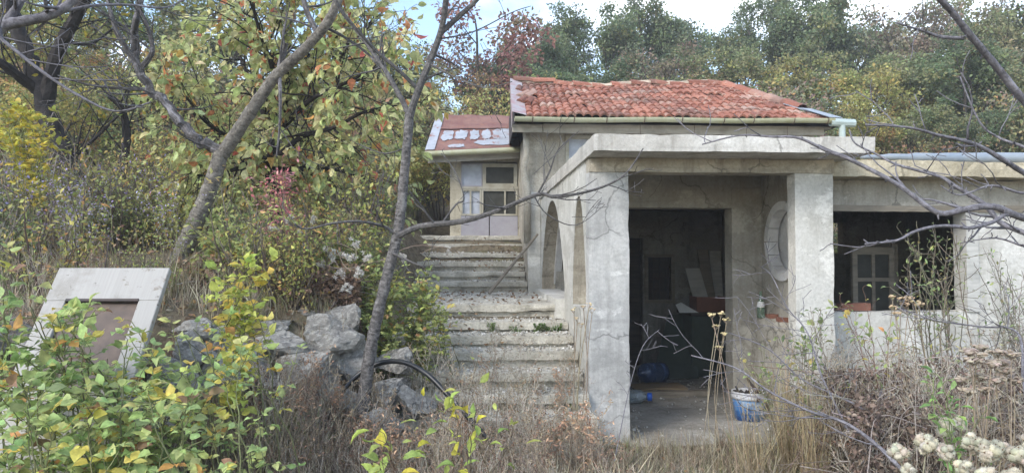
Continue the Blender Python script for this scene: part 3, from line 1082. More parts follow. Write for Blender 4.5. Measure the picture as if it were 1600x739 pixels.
# gutter
def gutter():
    def half(x0, x1, r, y, z0, z1, n=40, mat='gutter_metal', full=False):
        b = MB()
        K = 8
        rows = []
        for i in range(n + 1):
            x = lerp(x0, x1, i / n)
            z = lerp(z0, z1, i / n) + .006 * math.sin(x * 3)
            row = []
            for k in range(K + 1):
                a = PI + (2 * PI if full else PI) * k / K
                row.append((x, y + r * math.cos(a), z + r * math.sin(a)))
            rows.append(row)
        for i in range(n):
            for k in range(K):
                b.quadface([rows[i][k], rows[i][k + 1], rows[i + 1][k + 1], rows[i + 1][k]])
        o = b.build('gutter_pipe' if full else 'gutter', M[mat], house)
        s_ = o.modifiers.new('thick', 'SOLIDIFY'); s_.thickness = .006
        return o
    y = 9.74
    z0, z1 = ZZ(810, 184, y), ZZ(1330, 187, y)
    x0, x1 = XX(804, y), XX(1305, y)
    g = half(x0, x1, .062, y, z0, z1)
    half(XX(1300, y), XX(1338, y), .058, y, z1 - .045, z1 - .05, 6, 'gutter_pipe_metal', True)
    for k in range(9):
        x = lerp(x0 + .25, x1 - .1, k / 8 + R.uniform(-.02, .02) * (0 < k < 8))
        zz = lerp(z0, z1, (x - x0) / (x1 - x0))
        t = MB()
        t.tube([(x, y + .069 * math.cos(PI + PI * j / 8), zz + .069 * math.sin(PI + PI * j / 8)) for j in range(9)] + [(x, y + .2, zz + .05)], .006, 4)
        o = t.build('bracket', M['rust_bracket']); o.parent = g
    for px in (1000, 1085, 1166, 1230):
        x = XX(px, 9.85)
        t = MB(); t.tube([(x, 9.8, z0 - .06), (x + .01, 9.82, z0 - .25)], .004, 4)
        o = t.build('wire', M['rust_bracket']); o.parent = g
    b = MB(); xp = XX(1318, 9.75)
    b.tube([(xp, 9.74, z1 - .08), (xp, 9.74, ZS1 + .02)], .045, 10)
    b.build('downpipe', M['gutter_pipe_metal'], house)
gutter()

# glazed lean-to annexe on the left
YA = 12.5
def annexe():
    xa, xb = XX(703, YA), XX(826, YA)
    zb_, zt = 1.75, ZZ(750, 246, YA)
    def X(p): return XX(p, YA)
    def Z(p): return ZZ(760, p, YA)
    b = MB()
    b.box(xa, X(720), YA, YA + .15, zb_, zt)
    b.box(X(720), xb, YA, YA + .15, Z(253), zt)
    b.box(X(809), xb, YA, YA + .15, zb_, Z(253))
    b.box(xa, xa + .15, YA + .15, 14.6, zb_, zt + .25)
    b.box(xa, xb, 14.45, 14.6, zb_, zt + .3)
    b.build('annexe_wall', M['annexe_plaster'], house)
    def frame(p0, p1, q0, q1, t=.045, mat='cream_paint', name='annexe_window', pane='dusty_glass', bars=()):
        f = MB(); y0, y1 = YA - .02, YA + .06
        x0, x1, z1, z0 = X(p0), X(p1), Z(q0), Z(q1)
        f.box(x0, x0 + t, y0, y1, z0, z1); f.box(x1 - t, x1, y0, y1, z0, z1)
        f.box(x0 + t, x1 - t, y0, y1, z1 - t, z1); f.box(x0 + t, x1 - t, y0, y1, z0, z0 + t)
        for bx in bars:
            f.box(X(bx) - .015, X(bx) + .015, y0 + .005, y1, z0 + t, z1 - t)
        w = f.build(name, M[mat], house)
        edges = [x0 + t] + [X(bx) for bx in bars] + [x1 - t]
        for e0, e1 in zip(edges, edges[1:]):
            g = MB(); g.box(e0 + .001, e1 - .001, YA + .02, YA + .03, z0 + t, z1 - t)
            o = g.build('pane', M[pane]); o.parent = w
    frame(754, 808, 256, 292, .06)
    frame(720, 753.5, 255, 292, .02, 'lilac_panel', pane='bright_pane')
    frame(720, 752, 296, 337, .03, 'cream_paint', pane='bright_pane', bars=(735,))
    frame(752.5, 808.5, 296, 337, .03, 'cream_paint', pane='dusty_glass', bars=(789,))
    f = MB(); f.box(X(720) + .002, X(809) - .002, YA - .03, YA + .1, Z(296) + .002, Z(292) - .002); f.build('transom', M['cream_paint'], house)
    for p, q in ((720, 764), (765, 809)):
        f = MB(); f.box(X(p) + .003, X(q) - .003, YA - .01, YA + .06, zb_, Z(337) - .003); f.build('door_panel', M['lilac_panel'], house)
    f = MB()
    for p in (728, 741, 754):
        pass
    # roof sheet
    ye, yr = 12.15, 14.1
    P = lambda px, py, Y: at(px, py, Y)
    e0, e1 = P(664, 236, ye), P(812, 229, ye)
    r0, r1 = P(683, 179, yr), P(806, 181, yr)
    s = MB(); n, m = 14, 6
    def rp(u, v, dz=0):
        q = e0.lerp(e1, u).lerp(r0.lerp(r1, u), v)
        q.z += .01 * math.sin(u * 19) * v + dz
        return q
    for i in range(n):
        for j in range(m):
            s.quadface([rp(i / n, j / m), rp((i + 1) / n, j / m), rp((i + 1) / n, (j + 1) / m), rp(i / n, (j + 1) / m)])
    ro = s.build('annexe_roof', M['painted_tin'], house)
    sm = ro.modifiers.new('thick', 'SOLIDIFY'); sm.thickness = .01
    # bare sheets: left edge, right half and worn squares
    def patch(u0, u1, v0, v1, name='bare_patch', mat='bare_tin', dz=.014):
        p = MB(); k = 26
        ring = []
        for a in range(k):
            t = 2 * PI * a / k
            cu, cv = abs(math.cos(t)) ** .5 * math.copysign(1, math.cos(t)), abs(math.sin(t)) ** .5 * math.copysign(1, math.sin(t))
            ring.append(rp((u0 + u1) / 2 + cu * (u1 - u0) / 2 * R.uniform(.62, 1), (v0 + v1) / 2 + cv * (v1 - v0) / 2 * R.uniform(.62, 1), dz))
        p.quadface(ring)
        o = p.build(name, M[mat]); o.parent = ro
    for (u0, u1) in ((.12, .27), (.275, .44), (.445, .57), (.575, .70), (.70, .81)):
        patch(u0, u1, .2, .53)
    patch(.5, 1.0, .04, .24)
    patch(.77, 1.0, .14, .62)
    patch(.2, .45, .03, .12)
    def strip(u0, u1, v0, v1, mat, dz, name):
        p = MB()
        for i in range(8):
            a, c = lerp(u0, u1, i / 8), lerp(u0, u1, (i + 1) / 8)
            p.quadface([rp(a, v0, dz), rp(c, v0, dz), rp(c, v1, dz), rp(a, v1, dz)])
        o = p.build(name, M[mat]); o.parent = ro
        sm = o.modifiers.new('thick', 'SOLIDIFY'); sm.thickness = .005
    strip(.0, .1, .0, .98, 'bare_tin', .02, 'edge_sheet')
    strip(.1, .97, .52, .56, 'painted_tin', .03, 'lap_joint')
    # gutter of the annexe
    g = MB()
    pts = [e0.lerp(e1, k / 12) + Vector((0, -.03, -.06)) for k in range(13)]
    g.tube(pts, .05, 8)
    g.build('annexe_gutter', M['gutter_metal'], house, smooth_sh=True)
    f = MB(); f.hexa([e0 + Vector((.05, .06, -.2)), e1 + Vector((0, .06, -.2)), e1 + Vector((0, .1, -.2)), e0 + Vector((.05, .1, -.2)), e0 + Vector((.05, .06, -.03)), e1 + Vector((0, .06, -.03)), e1 + Vector((0, .1, -.03)), e0 + Vector((.05, .1, -.03))])
    f.build('eave_board', M['fascia_wood'], house)
    # corner downpipe between annexe and house
    d = MB(); d.tube([at(822, 205, 10.2), at(823, 240, 10.15), at(818, 262, 10.18), at(824, 300, 10.2), at(824, 380, 10.2)], [.05, .045, .045, .05, .05], 8)
    d.build('corner_pipe', M['rough_plaster'], house, smooth_sh=True)
annexe()

# ------------------------------------------------------------------ staircase
def step_mesh(xl, xr, y, nxt, z, dep, nys, amp, seed, top_amp, chip):
    th = .075
    a = rough_box(xl, xr, y, nxt, z - th, z, (44, nys, 2), amp, seed, top_amp=top_amp, chip=chip)
    c = rough_box(xl + .01, xr, y + .045, nxt, z - dep, z - th - .001, (34, 2, 3), amp, seed + 7, chip=.01)
    o = len(a.v)
    a.v += c.v; a.uv += c.uv; a.c += c.c
    a.f += [tuple(i + o for i in f) for f in c.f]
    return a
def staircase():
    st = empty('staircase', (0.1, 6.0, 0), 'weathered concrete staircase climbing left of the porch past a wide landing', 'stairs')
    def yz(px, py, z):     # depth at which height z shows at photo row py
        d = ray(px, py); return EYE.y + d.y * ((z - EYE.z) / d.z)
    L = [(4.95, .02), (5.3, .15), (5.6, .29), (5.92, .42), (6.24, .55), (6.56, .69), (6.9, .80), (7.28, .90), (7.72, 1.05)]
    ybk = 10.42
    xr = XS - .004
    for k, (y, z) in enumerate(L):
        nxt = L[k + 1][0] + .12 if k + 1 < len(L) else ybk + .1
        xl = -.72 + R.uniform(-.1, .06)
        b = step_mesh(xl, xr, y, nxt, z, .32, 6 if k < 8 else 40, .008, k * 3.7, .013, .022)
        b.build('step', M['step_concrete'], st, smooth_sh=False)
    U = [(10.42, 440), (10.72, 425), (11.02, 409), (11.32, 395), (11.62, 381), (11.92, 368)]
    for k, (y, py) in enumerate(U):
        z = ZZ(740, py, y)
        nxt = U[k + 1][0] + .1 if k + 1 < len(U) else 12.7
        xl = (-1.35 if k < 3 else -1.85) + R.uniform(-.1, .1)
        b = step_mesh(xl, XHL - .01 + (.0 if k < 4 else .02), y, nxt, z, .28, 5, .007, k * 5.1 + 40, .011, .018)
        b.build('step', M['step_concrete'], st)
    # crumbled concrete lying on the treads
    protos = []
    for v in range(4):
        b = MB(); rng = random.Random(v)
        P = [Vector((rng.gauss(0, 1), rng.gauss(0, 1), rng.gauss(0, 1))).normalized() * rng.uniform(.6, 1) for _ in range(8)]
        import bmesh
        bm = bmesh.new()
        for p in P: bm.verts.new(p)
        bmesh.ops.convex_hull(bm, input=bm.verts)
        bm.verts.ensure_lookup_table(); bm.verts.index_update()
        V = np.array([v_.co[:] for v_ in bm.verts], np.float32); T = np.array([[w.index for w in f.verts] for f in bm.faces if len(f.verts) == 3], np.int32)
        bm.free()
        protos.append((V, T, np.full((len(V), 3), 1.0, np.float32)))
    pl = []
    def chip(x, y, z):
        g = R.uniform(.36, .7)
        pl.append((R.randrange(4), x, y, z, R.uniform(0, 6), R.choice((.006, .008, .01, .013, .02)) * R.uniform(.7, 1.4), 0, (g, g * .97, g * .9)))
    for k in range(len(L)):
        y, z = L[k]
        y2 = L[k + 1][0] if k + 1 < len(L) else ybk
        for _ in range(220 if k < 8 else 380):
            chip(R.uniform(-.65, xr - .02), R.uniform(y + .03, y2), z + .008)
    for k, (y, py) in enumerate(U[:4]):
        z = ZZ(740, py, y)
        for _ in range(120):
            chip(R.uniform(-.8, XHL - .1), R.uniform(y + .02, y + .3), z + .008)
    for _ in range(420):
        x, y = R.uniform(XS + .3, 3.5), R.uniform(6.0, 9.9)
        if y < 7.4: x = R.choice((R.uniform(XS + .25, XS + .7), R.uniform(2.5, 2.85), R.uniform(1.3, 2.8)))
        if y > 7.5 or x < X_R1 - .3: chip(x, y, .008)
    V, T, C = scatter(protos, pl)
    o = link('rubble', mesh_arrays('rubble', V, T, C), M['stem'])
    tag(o, 'crumbled concrete chips strewn over the stairs and porch floor', 'rubble', kind='stuff')
staircase()

# ------------------------------------------------------------------ stones
def rock_meshes(n=7):
    out = []
    import bmesh
    for v in range(n):
        bm = bmesh.new()
        bmesh.ops.create_icosphere(bm, subdivisions=4, radius=1)
        rng = random.Random(100 + v)
        cuts = [(Vector((rng.gauss(0, 1), rng.gauss(0, 1), rng.gauss(0, 1))).normalized(), rng.uniform(.42, .8)) for _ in range(11)]
        for w in bm.verts:
            p = w.co.copy()
            for (nn, d) in cuts:
                e = p.dot(nn) - d
                if e > 0: p -= nn * e * .97
            q = p * 1.7 + Vector((v * 5, 0, 0))
            p += p.normalized() * (noise.noise(q) * .11 + noise.noise(q * 3) * .065 + noise.noise(q * 7) * .045 + noise.noise(q * 15) * .03)
            w.co = p
        me = bpy.data.meshes.new('stone_mesh')
        bm.to_mesh(me); bm.free()
        me.materials.append(M['limestone'])
        out.append(me)
    return out
ROCKS = rock_meshes()
def stones():
    wall = empty('dry_stone_wall', (-1.6, 5.2, .4), 'collapsed dry stone retaining wall of grey limestone boulders below the bank', 'stone wall')
    def put(px, py, Y, w, h, rot=None):
        p = at(px, py, Y)
        o = link('stone', R.choice(ROCKS)); o.parent = wall
        o.location = p - wall.location
        sx, sz = w * Y / F / 1.55, h * Y / F / 1.55
        o.scale = (sx, (sx + sz) / 2 * R.uniform(.9, 1.2), sz)
        o.rotation_euler = (R.uniform(-.15, .15), R.uniform(-.2, .2), R.uniform(-.5, .5))
    big = [(512, 528, 5.75, 95, 62), (425, 540, 5.5, 110, 50), (418, 512, 5.6, 80, 40), (470, 575, 5.45, 120, 75), (545, 560, 5.75, 70, 66),
           (540, 500, 5.8, 55, 50), (380, 575, 5.2, 80, 60), (345, 540, 5.1, 70, 60), (330, 590, 4.9, 90, 70), (606, 612, 5.66, 70, 60),
           (645, 632, 5.6, 60, 56), (592, 660, 5.2, 60, 44), (520, 622, 5.45, 84, 42), (622, 568, 5.8, 60, 50), (300, 550, 4.8, 60, 50), (270, 600, 4.6, 90, 70), (15, 520, 4.6, 70, 45), (-20, 545, 4.5, 80, 60), (55, 560, 4.4, 60, 50),
           (490, 500, 5.9, 60, 40), (460, 505, 5.9, 50, 35), (370, 515, 5.5, 60, 40),
           (310, 515, 5.0, 70, 40), (410, 600, 5.15, 60, 50), (500, 598, 5.5, 60, 40),
           (230, 650, 4.3, 90, 60), (180, 560, 4.6, 80, 60), (120, 540, 4.7, 80, 60), ]
    for a in big: put(*a)
stones()

# ------------------------------------------------------------------ things lying about
def leaning_door():
    """pale panel leaning back on the bank, a recessed brown board in its upper half"""
    Yt = 4.4
    tl, tr = at(95, 421, Yt), at(267, 421, Yt)
    s = .74                                                 # metres of run per metre of drop
    down = Vector((0, -s, -1)).normalized()
    ax = (tr - tl).normalized()
    nrm = ax.cross(-down).normalized()
    if nrm.y > 0: nrm = -nrm
    W = (tr - tl).length
    Lg = 1.62
    root = empty('cabinet_door', tl + down * Lg, 'old white door panel with brown inset leaning on the bank behind brambles', 'door panel')
    P = lambda u, v, h: tl + ax * u + down * v + nrm * h
    def slab(b, u0, u1, v0, v1, h0, h1):
        b.hexa([P(u0, v0, h0), P(u0, v1, h0), P(u1, v1, h0), P(u1, v0, h0), P(u0, v0, h1), P(u0, v1, h1), P(u1, v1, h1), P(u1, v0, h1)])
    fw = .125 * W / .69
    b = MB()
    slab(b, 0, W, 0, .235, -.02, .02)
    slab(b, 0, fw, .235, .8, -.02, .02)
    slab(b, W - fw, W, .235, .8, -.02, .02)
    slab(b, 0, W, .8, Lg, -.02, .02)
    b.build('frame', M['old_white_board'], root, bevel=.004)
    b = MB(); slab(b, fw, W - fw, .235, .8, -.018, -.004); b.build('inset_board', M['brown_board'], root)
    b = MB(); slab(b, fw, W - fw, .225, .242, -.01, .024); b.build('drip_edge', M['iron'], root)
leaning_door()

def stair_pole():
    b = MB()
    a, c = at(840, 366, 10.1), at(764, 458, 9.6)
    b.tube([a, a.lerp(c, .5) + Vector((.01, 0, .015)), c], [.018, .022, .024], 6)
    o = b.build('wooden_pole', M['grey_wood'])
    tag(o, 'grey wooden pole leaning diagonally on the stairs beside the arched wall', 'pole')
stair_pole()

def smooth_path(pts, sub=6):
    pts = [Vector(p) for p in pts]
    if len(pts) < 3: return pts
    out = []
    for i in range(len(pts) - 1):
        p0 = pts[max(i - 1, 0)]; p1 = pts[i]; p2 = pts[i + 1]; p3 = pts[min(i + 2, len(pts) - 1)]
        for k in range(sub):
            t = k / sub
            out.append(.5 * ((2 * p1) + (p2 - p0) * t + (2 * p0 - 5 * p1 + 4 * p2 - p3) * t * t + (3 * p1 - p0 - 3 * p2 + p3) * t ** 3))
    out.append(pts[-1])
    return out

def hose():
    pts = [at(492, 690, 4.8), at(516, 640, 5.15), at(546, 598, 5.34), at(575, 575, 5.38), at(605, 565, 5.34), at(635, 567, 5.25), at(668, 585, 5.12), at(700, 617, 5.0), at(735, 655, 4.9), at(765, 690, 4.85), at(790, 740, 4.7)]
    b = MB(); b.tube(smooth_path(pts, 6), .019, 10)
    o = b.build('black_pipe', M['black_plastic'], smooth_sh=True)
    tag(o, 'black plastic pipe arching over the stones at the foot of the bare tree', 'pipe')
hose()

def lathe(b, prof, axis_p, axis_d=Vector((0, 0, 1)), n=20, col=(.5, .5, .5)):
    axis_d = axis_d.normalized()
    u = axis_d.orthogonal().normalized(); w = axis_d.cross(u)
    i0 = len(b.v)
    for (r, h) in prof:
        for j in range(n):
            a = 2 * PI * j / n
            q = axis_p + axis_d * h + (u * math.cos(a) + w * math.sin(a)) * r
            b.v.append(tuple(q)); b.uv.append((j / n, h)); b.c.append(col)
    for k in range(len(prof) - 1):
        for j in range(n):
            a = i0 + k * n + j; c = i0 + k * n + (j + 1) % n
            b.f.append((a, c, c + n, a + n))
    return b

def clutter():
    # paint bucket
    p = Vector((XX(1168, 6.75), 6.75, .005))
    t = empty('paint_bucket', p, 'blue and white plastic paint bucket full of rubbish on the porch floor', 'bucket')
    b = lathe(MB(), [(0, 0), (.135, 0), (.158, .2)], p, n=24); b.build('body', M['bucket_print'], t, smooth_sh=True)
    b = lathe(MB(), [(.158, .2), (.168, .201), (.17, .225), (.165, .262), (.168, .268), (.16, .27), (.155, .2), (0, .16)], p, n=24); b.build('rim', M['bucket_white'], t, smooth_sh=True)
    b = MB()
    for k in range(26):
        a = R.uniform(0, 6.3); r = R.uniform(0, .13)
        q = p + Vector((r * math.cos(a), r * math.sin(a), R.uniform(.2, .26)))
        d = Vector((R.gauss(0, 1), R.gauss(0, 1), R.gauss(0, .5))).normalized() * R.uniform(.04, .1)
        b.tube([q, q + d, q + d * 1.6 + Vector((0, 0, R.uniform(0, .05)))], R.uniform(.004, .02), 5)
    b.build('rubbish', M['iron'], t)
    b = MB(); b.tube([p + Vector((.172 * math.cos(a), -.05 + .172 * math.sin(a) * .3 - .1, .22 - .1 * math.sin(PI * k / 12))) for k, a in enumerate([PI + PI * j / 12 for j in range(13)])], .004, 5)
    b.build('handle', M['iron'], t)
    # glass bottle on the ledge
    p = Vector((XX(1188, 7.1), 7.1, .95))
    t = empty('glass_bottle', p, 'green glass bottle with white label on the ledge under the round window', 'bottle')
    b = lathe(MB(), [(0, 0), (.036, .0), (.038, .02), (.038, .13), (.03, .17), (.016, .2), (.014, .255), (.017, .258), (.017, .27), (0, .27)], p); b.build('body', M['bottle_green_glass'], t, smooth_sh=True)
    b = lathe(MB(), [(.032, .165), (.0385, .13), (.039, .11)], p); b.build('shoulder_label', M['paper_label'], t, smooth_sh=True)
    # brick bits on the ledge
    for (px, Y, w, lab) in ((1210, 6.9, .07, 'broken brick lump beside the green bottle on the ledge'), (1226, 6.6, .06, 'small broken brick nearest the pier on the ledge')):
        o = rough_box(XX(px, Y) - w, XX(px, Y) + .02, Y - .06, Y + .06, .93, 1.0, (4, 4, 2), .02, px * .1).build('brick_fragment', M['brick_red'])
        tag(o, lab, 'brick')
    # clear bottle with blue cap, lying
    p = at(992, 627, 7.55); p.z = .075
    t = empty('plastic_bottle', p, 'large clear plastic bottle with blue cap lying inside the doorway', 'bottle')
    d = Vector((1, -.25, 0))
    b = lathe(MB(), [(0, -.16), (.07, -.15), (.074, -.1), (.07, -.05), (.074, 0), (.072, .06), (.03, .12), (.024, .15)], p, d); b.build('body', M['clear_plastic'], t, smooth_sh=True)
    b = lathe(MB(), [(0, .185), (.045, .18), (.045, .135), (.028, .13)], p, d); b.build('cap', M['blue_plastic'], t, smooth_sh=True)
    # blue water bottle further inside
    p = at(1020, 589, 8.75); p.z = .13
    d = Vector((-.85, -.55, .06))
    o = lathe(MB(), [(0, -.2), (.1, -.19), (.125, -.17), (.125, -.08), (.118, -.06), (.125, -.04), (.125, .06), (.118, .08), (.125, .1), (.11, .16), (.04, .2), (.03, .25), (0, .25)], p, d, 24).build('water_bottle', M['blue_clear_plastic'], smooth_sh=True)
    tag(o, 'dark blue ribbed water cooler bottle lying in the dark room', 'bottle')
    # flat debris on the floor
    o = rough_box(XX(985, 8.3), XX(1066, 8.3), 8.1, 8.5, .03, .05, (8, 4, 1), .015, 3).build('cardboard_sheet', M['cardboard'])
    tag(o, 'flattened cardboard sheet on the floor inside the doorway', 'cardboard')
    o = rough_box(XX(1000, 7.9), XX(1105, 7.9), 7.85, 7.95, .0, .06, (8, 2, 1), .006, 8).build('wooden_plank', M['grey_wood'])
    tag(o, 'long grey plank lying across the floor behind the doorway', 'plank')
    # dark green board and chest
    b = MB(); q = [at(1020, 600, 9.0), at(1092, 600, 9.0), at(1078, 490, 9.55), at(1044, 492, 9.55)]
    q[0].z = q[1].z = .01
    b.hexa([q[0], q[1], q[1] + Vector((0, .03, 0)), q[0] + Vector((0, .03, 0)), q[3], q[2], q[2] + Vector((0, .03, 0)), q[3] + Vector((0, .03, 0))])
    o = b.build('green_board', M['green_board']); tag(o, 'dark green board leaning in the room under the barred window', 'board')
    x0, x1 = XX(1080, 9.1), 3.6
    zt = ZZ(1100, 488, 9.1)
    t = empty('wooden_chest', ((x0 + x1) / 2, 9.3, 0), 'dark green wooden chest against the right wall of the room', 'chest')
    b = MB(); b.box(x0, x1, 9.1, 9.7, .01, zt - .05); b.build('body', M['green_board'], t, bevel=.01)
    b = MB(); b.box(x0 - .02, x1, 9.07, 9.72, zt - .048, zt); b.build('lid', M['dark_wood'], t, bevel=.006)
    xa, xb = XX(1086, 9.2), XX(1131, 9.2)
    t = empty('terracotta_crate', ((xa + xb) / 2, 9.3, zt), 'reddish open crate standing on the dark chest', 'crate')
    b = MB(); b.box(xa, xb, 9.14, 9.16, zt + .002, zt + .2); b.box(xa, xb, 9.44, 9.46, zt + .002, zt + .2); b.box(xa, xa + .02, 9.16, 9.44, zt + .002, zt + .2); b.box(xb - .02, xb, 9.16, 9.44, zt + .002, zt + .2)
    b.build('sides', M['brick_red'], t)
    b = MB(); b.box(xa + .02, xb - .02, 9.16, 9.44, zt + .004, zt + .03); b.build('bottom', M['brick_red'], t)
    def plank(p0, p1, w, lab, mat='pale_board'):
        b = MB()
        ax = Vector((w / 2, 0, 0)); th = Vector((0, .025, 0))
        b.hexa([p0 - ax, p0 + ax, p0 + ax + th, p0 - ax + th, p1 - ax, p1 + ax, p1 + ax + th, p1 - ax + th])
        o = b.build('leaning_plank', M[mat]); tag(o, lab, 'plank', 'planks leaning in the room')
    z0 = zt + .035
    def at_floor(px, Y): 
        q = at(px, 470, Y); q.z = z0; return q
    plank(at_floor(1100, 9.2), at(1082, 419, 9.55), .2, 'widest pale plank, leftmost of those standing in the red crate')
    plank(at_floor(1112, 9.25), at(1098, 390, 9.7), .15, 'tallest plank, middle of those standing in the red crate', 'grey_wood')
    plank(at_floor(1122, 9.3), at(1117, 392, 9.8), .16, 'rightmost plank standing in the red crate beside the doorway', 'pale_board')
    b = MB(); q = at(1068, 486, 9.02); q.z = zt + .0
    b.hexa([q + Vector((-.05, 0, .004)), q + Vector((.2, 0, .004)), q + Vector((.2, .02, .004)), q + Vector((-.05, .02, .004)), q + Vector((-.07, .1, .1)), q + Vector((.0, .1, .13)), q + Vector((.0, .12, .13)), q + Vector((-.07, .12, .1))])
    o = b.build('paper_scrap', M['paper_label']); tag(o, 'white folded board scrap on the left end of the dark chest', 'scrap')
    # panelled door leaning inside the wing
    Y = 7.35
    q0 = at(1334, 486, Y); q0.z = .03
    x0, x1 = XX(1332, Y), XX(1397, Y)
    zt = ZZ(1360, 386, Y)
    t = empty('panelled_door', ((x0 + x1) / 2, Y, .02), 'grey wooden glazed door with four panes leaning inside the wing opening', 'door')
    b = MB()
    W = x1 - x0; s = .055
    mid = (x0 + x1) / 2
    zr = [.02, .75, .98, zt - .26, zt]
    zm = (zr[2] + zt) / 2
    b.box(x0, x0 + s, Y, Y + .04, .02, zt); b.box(x1 - s, x1, Y, Y + .04, .02, zt)
    for (a, c) in ((.02, .2), (.8, .93), (zm - .02, zm + .02), (zt - .08, zt)):
        b.box(x0 + s, x1 - s, Y, Y + .04, a, c)
    b.box(mid - .018, mid + .018, Y, Y + .04, .93, zm - .02); b.box(mid - .018, mid + .018, Y, Y + .04, zm + .02, zt - .08)
    b.build('door_frame', M['grey_wood'], t)
    for (p, q) in ((x0 + s, mid - .018), (mid + .018, x1 - s)):
        for (a, c) in ((.93, zm - .02), (zm + .02, zt - .08)):
            g = MB(); g.box(p, q, Y + .015, Y + .02, a, c); g.build('pane', M['dusty_glass'], t)
    g = MB(); g.box(x0 + s, x1 - s, Y + .012, Y + .03, .2, .8); g.build('lower_panel', M['grey_wood'], t)
    o = rough_box(XX(1394, 7.5), XX(1404, 7.5), 7.5, 7.56, .02, ZZ(1400, 380, 7.5), (1, 1, 8), .01, 1).build('timber_post', M['grey_wood'])
    tag(o, 'upright grey timber beside the panelled door in the wing', 'timber')
    o = rough_box(XX(1308, 6.5), XX(1352, 6.5), 6.42, 6.54, ZSILL + .004, ZSILL + .075, (8, 2, 2), .004, 4).build('brick', M['brick_red'])
    tag(o, 'red hollow brick lying on the sill of the wing opening', 'brick')
    # rolled sheet on the wing roof
    b = MB()
    pts = [at(1345, 250, 6.25), at(1390, 251, 6.24), at(1430, 254, 6.25), at(1480, 253, 6.27), at(1540, 252, 6.26), at(1640, 251, 6.25), at(1720, 251, 6.25)]
    for p_ in pts: p_.z = ZWS1 + .05
    b.tube(smooth_path(pts, 4), [.02] * 4 + [.03] * 4 + [.042] * 4 + [.048] * 4 + [.052] * 9, 12)
    o = b.build('rolled_sheet', M['blue_metal'], smooth_sh=True)
    tag(o, 'long pale blue metal roll lying on the roof edge of the right wing', 'metal roll')
clutter()

# ------------------------------------------------------------------ vegetation helpers
def rdir(up=0.0, flat=1.0):
    return Vector((R.gauss(0, 1), R.gauss(0, 1), R.gauss(0, flat) + up)).normalized()

def grow(mb, p, d, L, r, lvl, sp, tips):
    """recursive limb; sp: dict of per-level lists kids, ratio, wander, up, sides"""
    n = max(3, int(L / sp['seg'][lvl]))
    pts = [p.copy()]; rad = [r]
    q = p.copy(); d = d.copy()
    for k in range(n):
        d = (d + rdir() * sp['wander'][lvl] + Vector((0, 0, sp['up'][lvl]))).normalized()
        q = q + d * (L / n)
        pts.append(q.copy()); rad.append(max(sp['rmin'], r * (1 - .72 * (k + 1) / n)))
    mb.tube(pts, rad, sp['sides'][lvl], col=vary(sp.get('col', (.2, .17, .14)), .2), cap=lvl == 0)
    last = lvl == len(sp['kids'])
    if last or sp.get('alltips'):
        for k in range(1, n + 1):
            if last or k == n:
                tips.append((pts[k], (pts[k] - pts[k - 1]).normalized(), lvl))
    if last:
        return
    K = sp['kids'][lvl]
    K = R.randint(max(1, int(K * .7)), int(K * 1.3 + .5))
    for c in range(K):
        t = lerp(sp['start'][lvl], 1.0, (c + R.random()) / K)
        i = min(n - 1, int(t * n)); f = t * n - i
        b = pts[i].lerp(pts[i + 1], min(1, f))
        ax = (pts[i + 1] - pts[i]).normalized()
        side = ax.cross(rdir()).normalized()
        a = sp['angle'][lvl] * R.uniform(.6, 1.3)
        dd = (ax * math.cos(a) + side * math.sin(a)).normalized()
        grow(mb, b, dd, L * sp['ratio'][lvl] * R.uniform(.6, 1.15) * (1.15 - .45 * t), max(sp['rmin'], lerp(rad[i], rad[i + 1], f) * .62), lvl + 1, sp, tips)

def leaf_cluster(lb, c, n, rad, L, pal, droop=-.2, flat=.7, cvar=.25, wr=.55):
    base = vary(pick(pal), cvar)
    for _ in range(n):
        o = Vector((R.gauss(0, .5), R.gauss(0, .5), R.gauss(0, .5) * flat)) * rad
        d = (o.normalized() + rdir() * .8 + Vector((0, 0, droop))).normalized()
        nn = rdir(.7)
        l = L * R.uniform(.6, 1.25)
        lb.add(c + o, d, nn, l, l * wr * R.uniform(.8, 1.2), vary(base, .22, .1))

# ------------------------------------------------------------------ forest on the hillside
G_OAK = [(5, (.19, .245, .13)), (3, (.24, .29, .145)), (2, (.14, .19, .105)), (.6, (.30, .29, .13))]
G_OLIVE = [(4, (.32, .33, .165)), (3, (.26, .29, .145)), (2, (.37, .33, .17)), (1, (.2, .25, .13))]
G_YEL = [(4, (.44, .42, .16)), (3, (.36, .38, .15)), (2, (.52, .42, .15)), (1.5, (.27, .31, .13)), (.8, (.54, .32, .15))]
G_RUST = [(4, (.34, .18, .15)), (3, (.4, .23, .19)), (2, (.27, .14, .12)), (1, (.27, .23, .14))]
G_ORANGE = [(3, (.47, .27, .15)), (3, (.42, .31, .16)), (2, (.32, .23, .14)), (2, (.36, .36, .15))]
G_BROWN = [(4, (.33, .25, .19)), (3, (.29, .26, .17)), (2, (.26, .27, .16)), (1, (.38, .29, .21))]

